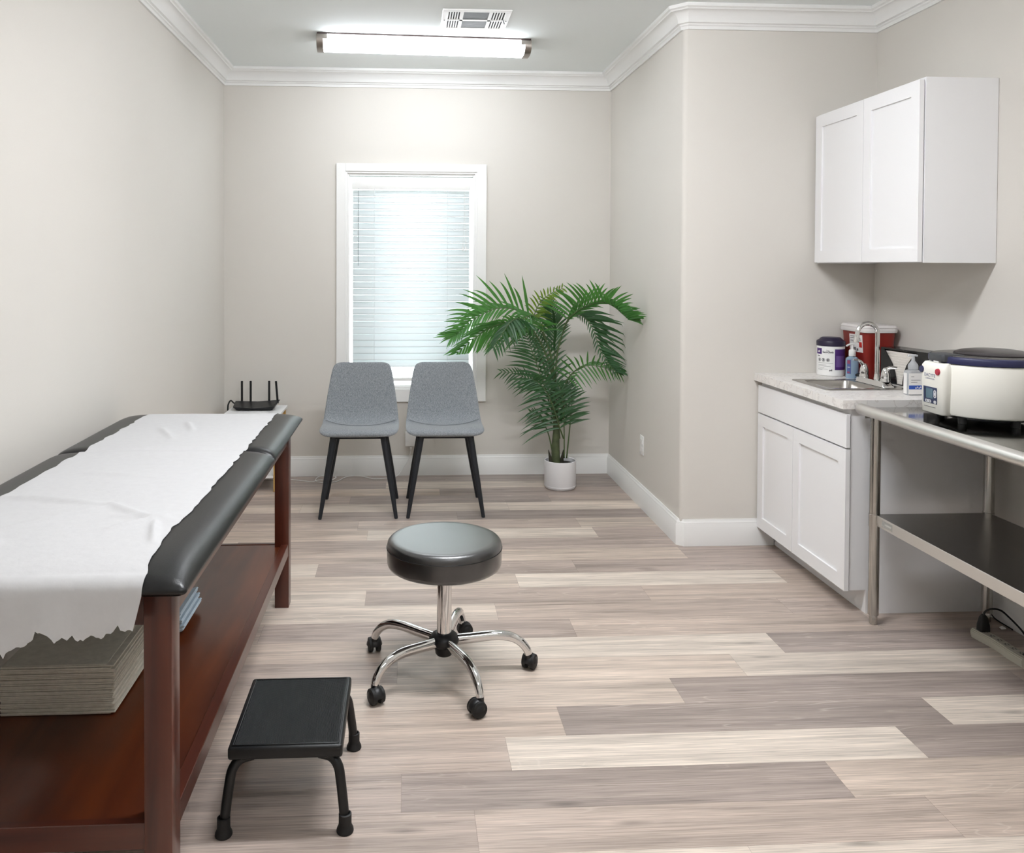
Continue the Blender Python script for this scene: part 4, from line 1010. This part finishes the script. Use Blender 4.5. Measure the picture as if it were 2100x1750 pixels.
# ---- foam soap pump bottle
fp = (2.2, 3.52)
fb = thing('soap_bottle', 'white-labelled foam soap bottle with clear pump top behind the centrifuge', 'bottle', (fp[0], fp[1], .902))
bm = new(); V, fs = grid(bm, [rrect(fp[0]-.03, fp[0]+.034, fp[1]-.022, fp[1]+.022, .012, .9025), rrect(fp[0]-.032, fp[0]+.036, fp[1]-.024, fp[1]+.024, .014, .908), rrect(fp[0]-.032, fp[0]+.036, fp[1]-.024, fp[1]+.024, .014, .998), rrect(fp[0]-.028, fp[0]+.032, fp[1]-.021, fp[1]+.021, .013, 1.007), rrect(fp[0]-.016, fp[0]+.02, fp[1]-.015, fp[1]+.015, .012, 1.012)], closed=True); bm.faces.new(V[0][::-1]); bm.faces.new(V[-1]); bmesh.ops.recalc_face_normals(bm, faces=bm.faces[:]); obj('bottle', bm, M['clear'], fb, ang=40)
bm = new(); box(bm, fp[0]-.0315, fp[0]+.0355, fp[1]-.0252, fp[1]-.0242, .9075, .998, 0); box(bm, fp[0]-.033, fp[0]-.0322, fp[1]-.012, fp[1]+.012, .9075, .998); obj('front_label', bm, M['label'], fb, flat=True)
onf = lambda u, v: (fp[0]+u, fp[1]-.0256, v)
obj('blue_band', patch(onf, -.0312, .035, .929, .946, 1), M['bandblue'], fb, flat=True)
bm = new(); 
for v, a, b in ((.982, -.022, -.008), (.968, -.022, .02), (.958, -.022, .006)): patch(onf, a, b, v, v+.0022, 1, bm)
obj('label_print', bm, M['label_grey'], fb, flat=True)
bm = new()
for k in range(5): patch(lambda u, v: (fp[0]+u, fp[1]-.026, v), -.002+.007*k, .002+.007*k, .931+.003*(k % 2), .938+.003*(k % 2), 1, bm)
obj('band_print', bm, M['label'], fb, flat=True)
bm = new(); lathe(bm, [(.019, 1.012), (.0205, 1.014), (.0205, 1.03), (.018, 1.036), (.012, 1.044), (.0075, 1.05), (.0062, 1.07), (0, 1.07)], (fp[0]+.002, fp[1], 0), 22)
tube(bm, smooth([(fp[0]-.022, fp[1], 1.0715), (fp[0]-.01, fp[1], 1.0735), (fp[0]+.006, fp[1], 1.0735), (fp[0]+.02, fp[1], 1.071)]), .0048, 10); obj('pump', bm, M['clear'], fb)

# ================================================================== UPPER CABINET
uc = thing('wall_cabinet', 'white two-door wall cabinet hung above the sink', 'cabinet', (XN, 3.8, 1.475))
UY0, UY1, UX = 3.362, 4.262, 2.16
bm = new(); box(bm, UX, XN-.002, UY0, UY0+.016, 1.475, 2.243); box(bm, UX, XN-.002, UY1-.016, UY1, 1.475, 2.243); box(bm, UX, XN-.002, UY0+.016, UY1-.016, 1.481, 1.497); box(bm, UX, XN-.002, UY0+.016, UY1-.016, 2.227, 2.243); box(bm, XN-.012, XN-.002, UY0+.016, UY1-.016, 1.497, 2.227)
obj('carcass', bm, M['cab'], uc, flat=True)
bm = new()
for a in ((UY0, UY0+.04, 1.475, 2.243), (UY1-.04, UY1, 1.475, 2.243), (UY0+.04, UY1-.04, 1.475, 1.515), (UY0+.04, UY1-.04, 2.203, 2.243)): box(bm, UX-.019, UX, *a)
obj('face_frame', bm, M['cab'], uc, flat=True)
UM = 3.79
obj('door', shaker(new(), 2.1165, UY0+.003, UM-.0015, 1.479, 2.232), M['cab'], uc, flat=True)
obj('door', shaker(new(), 2.1165, UM+.0015, 4.242, 1.479, 2.232), M['cab'], uc, flat=True)

# ================================================================== STEEL WORK TABLE
wtb = thing('work_table', 'stainless steel work table with undershelf beside the base cabinet', 'work table', (2.15, 2.75, 0))
TY0, TY1 = 2.12, 3.366
bm = new(); box(bm, 1.877, XN-.004, TY0, TY1-.004, .862, .875, .001, 1); box(bm, XN-.006, XN-.004, TY0, TY1-.004, .83, .862); box(bm, 1.9, XN-.01, TY1-.006, TY1-.004, .83, .862)
obj('table_top', bm, M['steel_top'], wtb)
bm = new(); tube(bm, [(1.878, TY0, .8705), (1.878, TY1-.012, .8705), (1.878, TY1-.004, .8705), (1.878, TY1, .8705)], [.0225, .0225, .02, .013], 24); obj('rolled_edge', bm, M['satin'], wtb)
for x in (1.906, 2.388):
    for y in (2.26, 3.292):
        bm = new(); cyl(bm, (x, y, .04), (x, y, .861), .0205, seg=24); lathe(bm, [(.0205, .053), (.02, .047), (.016, .04)], (x, y, 0), 24); lg = obj('leg', bm, M['steel'], wtb)
        bm = new(); lathe(bm, [(0, 0), (.0125, 0), (.0155, .004), (.0165, .036), (.0145, .042), (0, .042)], (x, y, 0), 8); obj('bullet_foot', bm, M['steel'], lg)
        bm = new(); lathe(bm, [(.0207, .4), (.0222, .4005), (.0222, .4525), (.0207, .453)], (x, y, 0), 24); obj('shelf_collar', bm, M['steel'], lg)
bm = new(); box(bm, 1.908, 2.386, 2.262, 3.29, .4465, .4505)
obj('undershelf', bm, M['steel_dark'], wtb, flat=True)
bm = new(); box(bm, 1.905, 1.9078, 2.281, 3.271, .408, .4508, .0008, 1); box(bm, 2.387, 2.3898, 2.281, 3.271, .408, .4508, .0008, 1)
obj('shelf_lip', bm, M['satin'], wtb)
st_o = obj('maker_sticker', box(new(), 1.9045, 1.9049, 3.165, 3.235, .418, .443), mat('frosted_sticker', (178, 178, 174), .5, .6), wtb, flat=True)
bm = new()
for r0, r1 in ((.0095, .0078),):
    o_ = [(1.9043, 3.226-r0*math.cos(2*PI*i/20), .4305+r0*math.sin(2*PI*i/20)) for i in range(21)]; i_ = [(1.9043, 3.226-r1*math.cos(2*PI*i/20), .4305+r1*math.sin(2*PI*i/20)) for i in range(21)]; grid(bm, [o_, i_])
grid(bm, [[(1.9043, 3.214, .434), (1.9043, 3.172, .434)], [(1.9043, 3.214, .4275), (1.9043, 3.172, .4275)]])
obj('sticker_print', bm, mat('sticker_pale_print', (206, 206, 202), .5, .3), wtb, flat=True)

# ================================================================== CENTRIFUGE
cf = thing('centrifuge', 'cream benchtop centrifuge with dark lid standing on the steel work table', 'centrifuge', (2.2, 3.06, .875))
CC = (2.203, 3.06)
bm = new(); lathe(bm, [(0, .903), (.178, .903), (.188, .907), (.192, .915), (.192, 1.088), (.188, 1.096), (.0, 1.096)], (CC[0], CC[1], 0), 72); obj('drum', bm, M['cream'], cf)
bm = new(); V, fs = grid(bm, [rrect(1.997, 2.1, 3.003, 3.134, .016, .902), rrect(1.994, 2.1, 3.0, 3.137, .016, .906), rrect(1.99, 2.1, 2.996, 3.141, .02, 1.06), rrect(1.991, 2.1, 2.997, 3.14, .02, 1.082), rrect(1.998, 2.1, 3.004, 3.133, .02, 1.095), rrect(2.01, 2.09, 3.005, 3.12, .015, 1.098)], closed=True); bm.faces.new(V[0][::-1]); bm.faces.new(V[-1]); bmesh.ops.recalc_face_normals(bm, faces=bm.faces[:]); obj('control_box', bm, M['cream'], cf, ang=50)
bm = new(); lathe(bm, [(.186, 1.0975), (.1935, 1.0985), (.1945, 1.104), (.1945, 1.117), (.192, 1.122), (.186, 1.1245)], (CC[0], CC[1], 0), 72); obj('lid_rim', bm, M['navy'], cf)
bm = new(); lathe(bm, [(0, 1.1), (.185, 1.1), (.187, 1.122), (.18, 1.1265), (.12, 1.1275), (0, 1.1275)], (CC[0], CC[1], 0), 72); lid = obj('lid', bm, M['smoke'], cf)
bm = new(); lathe(bm, [(.13, 1.1272), (.131, 1.131), (.127, 1.135), (.105, 1.1415), (.075, 1.146), (.045, 1.148), (0, 1.1485)], (CC[0]+.02, CC[1]-.005, 0), 64); obj('lid_dome', bm, mat('dome_plastic', (52, 48, 50), .3), lid)
bm = new(); prism(bm, [(1.998, 3.022), (2.004, 3.012), (2.075, 3.0), (2.075, 3.118), (2.004, 3.105), (1.998, 3.095)], 'z', 1.103, 1.13, .003); obj('latch', bm, mat('latch_grey', (66, 68, 72), .45), cf)
obj('latch_plate', box(new(), 2.0, 2.02, 3.04, 3.07, 1.0975, 1.1035), M['white_pl'], cf)
bm = new(); lathe(bm, [(0, .888), (.135, .888), (.15, .894), (.155, .9035), (0, .9035)], (CC[0], CC[1], 0), 48); obj('underside', bm, M['black_rub'], cf)
for a in (145, 205, 272, 335, 60):
    t = math.radians(a); x, y = CC[0]+.15*math.cos(t), CC[1]+.15*math.sin(t); bm = new(); cyl(bm, (x, y, .8755), (x, y, .904), .0145, .0165, 20); obj('foot', bm, M['black_rub'], cf)
def onp(u, v): return (1.9893-(1.06-v)*-.0, 3.063-u, v)      # control face, u grows towards the camera
def onpx(dx): return lambda u, v: (1.99+max(0, (1.06-v))*.026-dx, 3.063-u, v)
p1, p2, p3 = onpx(.0008), onpx(.0014), onpx(.002)
obj('display_panel', patch(p1, -.052, .03, .94, 1.002, 1), M['panelblue'], cf, flat=True)
obj('display', patch(p2, -.042, .006, .958, .996, 1), M['lcd'], cf, flat=True)
obj('display_bar', patch(p3, -.042, -.036, .958, .996, 1), mat('display_bar_dark', (24, 34, 66), .4), cf, flat=True)
def pill(u, v, a, b, n=16):
    bm = new(); pts = [(u+(math.copysign(a-b, math.cos(2*PI*i/n)) if a > b else 0)+min(a, b)*math.cos(2*PI*i/n), v+(math.copysign(b-a, math.sin(2*PI*i/n)) if b > a else 0)+min(a, b)*math.sin(2*PI*i/n)) for i in range(n)]
    f_ = [bm.verts.new(p3(x, z)) for x, z in pts]; bm.faces.new(f_); return bm
obj('button', pill(-.022, .9475, .019, .006), M['silver_pl'], cf, flat=True)
obj('button', pill(.019, .978, .0085, .0155), M['silver_pl'], cf, flat=True)
obj('button', pill(.019, .9475, .0085, .0065), M['silver_pl'], cf, flat=True)
bm = new()
for u, v in ((-.032, .9475), (-.012, .9475), (.019, .986), (.019, .97)): patch(onpx(.0024), u-.0025, u+.0025, v-.002, v+.002, 1, bm)
obj('button_mark', bm, M['ink'], cf, flat=True)
for u, m_ in ((-.062, M['navy']), (.036, M['crimson'])):
    bm = new(); c = p1(u, 1.064); cyl(bm, (c[0]+.004, c[1], c[2]), (c[0]-.004, c[1], c[2]), .0135, .0115, 24); obj('round_button', bm, m_, cf)
lettering('DACYTE', .0175, lambda u, v: p1(u-.013, v+1.046), M['inkblue'], cf)
lettering('CORPORATION', .0075, lambda u, v: p1(u-.012, v+1.033), M['inkblue'], cf)
bm = new(); patch(p1, -.05, .02, .925, .927, 1, bm); obj('print_line', bm, M['label_grey'], cf, flat=True)

# ================================================================== POWER STRIP AND CORD
ps = thing('power_strip', 'off-white power strip on the floor under the steel work table', 'power strip', (2.24, 3.02, 0))
bm = new(); ang = math.atan2(-.235, .012)
PSX = mat('aged_white_plastic', (206, 203, 190), .5)
outline = []
for k in range(25):
    t = k/24; w = .027-.006*math.exp(-((t-.3)/.14)**2)*0; outline.append((2.2245+.012*t+(.007*math.sin(PI*min(1, max(0, (t-.1)/.6)))), 3.158-.26*t))
left = [(x, y) for x, y in outline]; right = [(x+.048, y) for x, y in outline]
for z0, z1, ins in ((0.0, .008, .004), (.008, .014, .0015), (.014, .027, 0), (.027, .032, .002), (.032, .036, .006)):
    prism(bm, [(x+ins, y) for x, y in left]+[(x-ins, y) for x, y in right[::-1]], 'z', z0+.0005, z1+.0005)
obj('body', bm, PSX, ps, ang=40)
for k in range(6):
    y = 3.115-.036*k; x = 2.256+.002*k
    bm = new(); box(bm, x-.014, x+.014, y-.013, y+.013, .0362, .0372); o_ = obj('socket', bm, mat('socket_face', (190, 188, 178), .5), ps, flat=True)
    bm = new(); box(bm, x-.007, x-.0045, y-.005, y+.005, .0372, .0375); box(bm, x+.0045, x+.007, y-.005, y+.005, .0372, .0375); cyl(bm, (x, y+.008, .0372), (x, y+.008, .0376), .0025, seg=8); obj('slot', bm, M['slot'], o_)
obj('switch', box(new(), 2.259, 2.277, 2.905, 2.925, .036, .041, .001, 1), M['black_pl'], ps)
co = thing('appliance_cable', 'black plug and cord running from the power strip', 'cord', (2.256, 3.128, .037))
bm = new(); V, fs = grid(bm, [rrect(2.236, 2.276, 3.112, 3.145, .007, .0378), rrect(2.2365, 2.2755, 3.113, 3.144, .007, .06), rrect(2.242, 2.27, 3.117, 3.14, .008, .09), rrect(2.249, 2.263, 3.122, 3.135, .005, .1)], closed=True); bm.faces.new(V[0][::-1]); bm.faces.new(V[-1]); bmesh.ops.recalc_face_normals(bm, faces=bm.faces[:]); obj('plug', bm, M['black_rub'], co, ang=50)
bm = new(); tube(bm, smooth([(2.256, 3.128, .098), (2.262, 3.126, .113), (2.284, 3.122, .124), (2.32, 3.12, .118), (2.36, 3.12, .085), (2.4, 3.12, .045), (2.42, 3.1, .012), (2.425, 3.04, .006), (2.425, 2.9, .006), (2.42, 2.6, .006)]), .0036, 10); obj('cord', bm, M['black_rub'], co)
bm = new(); tube(bm, smooth([(2.436, 3.345, .8575), (2.438, 3.345, .5), (2.438, 3.344, .1), (2.436, 3.33, .012), (2.43, 3.2, .005)]), .0025, 8)
solo('thin_black_cable', bm, M['black_rub'], 'thin black cable hanging down the wall corner behind the steel table', 'cable')
bm = new(); V, fs = grid(bm, [[(2.395, 3.215, .0008), (2.41, 3.21, .004), (2.42, 3.222, .0008)], [(2.392, 3.225, .005), (2.406, 3.226, .011), (2.421, 3.228, .003)], [(2.398, 3.236, .0008), (2.41, 3.238, .003), (2.419, 3.234, .0008)]])
s_ = solo('paper_scrap', bm, M['label'], 'tiny white scrap on the floor below the steel table by the wall', 'scrap'); s_.modifiers.new('thickness', 'SOLIDIFY').thickness = .0008

# ================================================================== DAYLIGHT, CAMERA, VIEW
w = bpy.data.worlds.new('sky'); S.world = w; w.use_nodes = True
bg = w.node_tree.nodes['Background']; bg.inputs['Color'].default_value = (.96, .99, 1., 1); bg.inputs['Strength'].default_value = 3.5
pl = bpy.data.lights.new('window_portal', 'AREA'); pl.shape = 'RECTANGLE'; pl.size = .95; pl.size_y = 1.55; pl.cycles.is_portal = True
po = bpy.data.objects.new('window_portal', pl); COL.objects.link(po); po.location = (.037, YB+.2, 1.34); po.rotation_euler = (-PI/2, 0, 0)

F, CXp, CYp = 1719.9, 928.8, 581.16
yaw, pitch, roll = .0559127, .0206262, -.0034721
fwd = Vector((math.sin(yaw)*math.cos(pitch), math.cos(yaw)*math.cos(pitch), -math.sin(pitch))); right = Vector((math.cos(yaw), -math.sin(yaw), 0)); down = fwd.cross(right)
r2 = math.cos(roll)*right+math.sin(roll)*down; d2 = -math.sin(roll)*right+math.cos(roll)*down
cam = bpy.data.cameras.new('camera'); cam.sensor_fit = 'HORIZONTAL'; cam.sensor_width = 36; cam.lens = F/2100*36
cam.shift_x = (1050-CXp)/2100; cam.shift_y = (CYp-875)/2100; cam.clip_start = .05
cobj = bpy.data.objects.new('camera', cam); COL.objects.link(cobj)
mt = Matrix((r2, -d2, -fwd)).transposed().to_4x4(); mt.translation = (0, 0, EYE); cobj.matrix_world = mt
S.camera = cobj
S.view_settings.view_transform = 'Standard'; S.view_settings.look = 'None'; S.view_settings.gamma = 1; S.view_settings.use_curve_mapping = False
S.view_settings.exposure = .82
S.cycles.use_denoising = True; S.cycles.max_bounces = 10; S.cycles.diffuse_bounces = 4; S.cycles.glossy_bounces = 5; S.cycles.use_adaptive_sampling = True; S.cycles.adaptive_threshold = .08; S.cycles.adaptive_min_samples = 16; S.cycles.transparent_max_bounces = 16; S.cycles.transmission_bounces = 8
S.cycles.sample_clamp_indirect = 8; S.cycles.caustics_reflective = False; S.cycles.caustics_refractive = False; S.cycles.use_light_tree = False; S.cycles.blur_glossy = .5
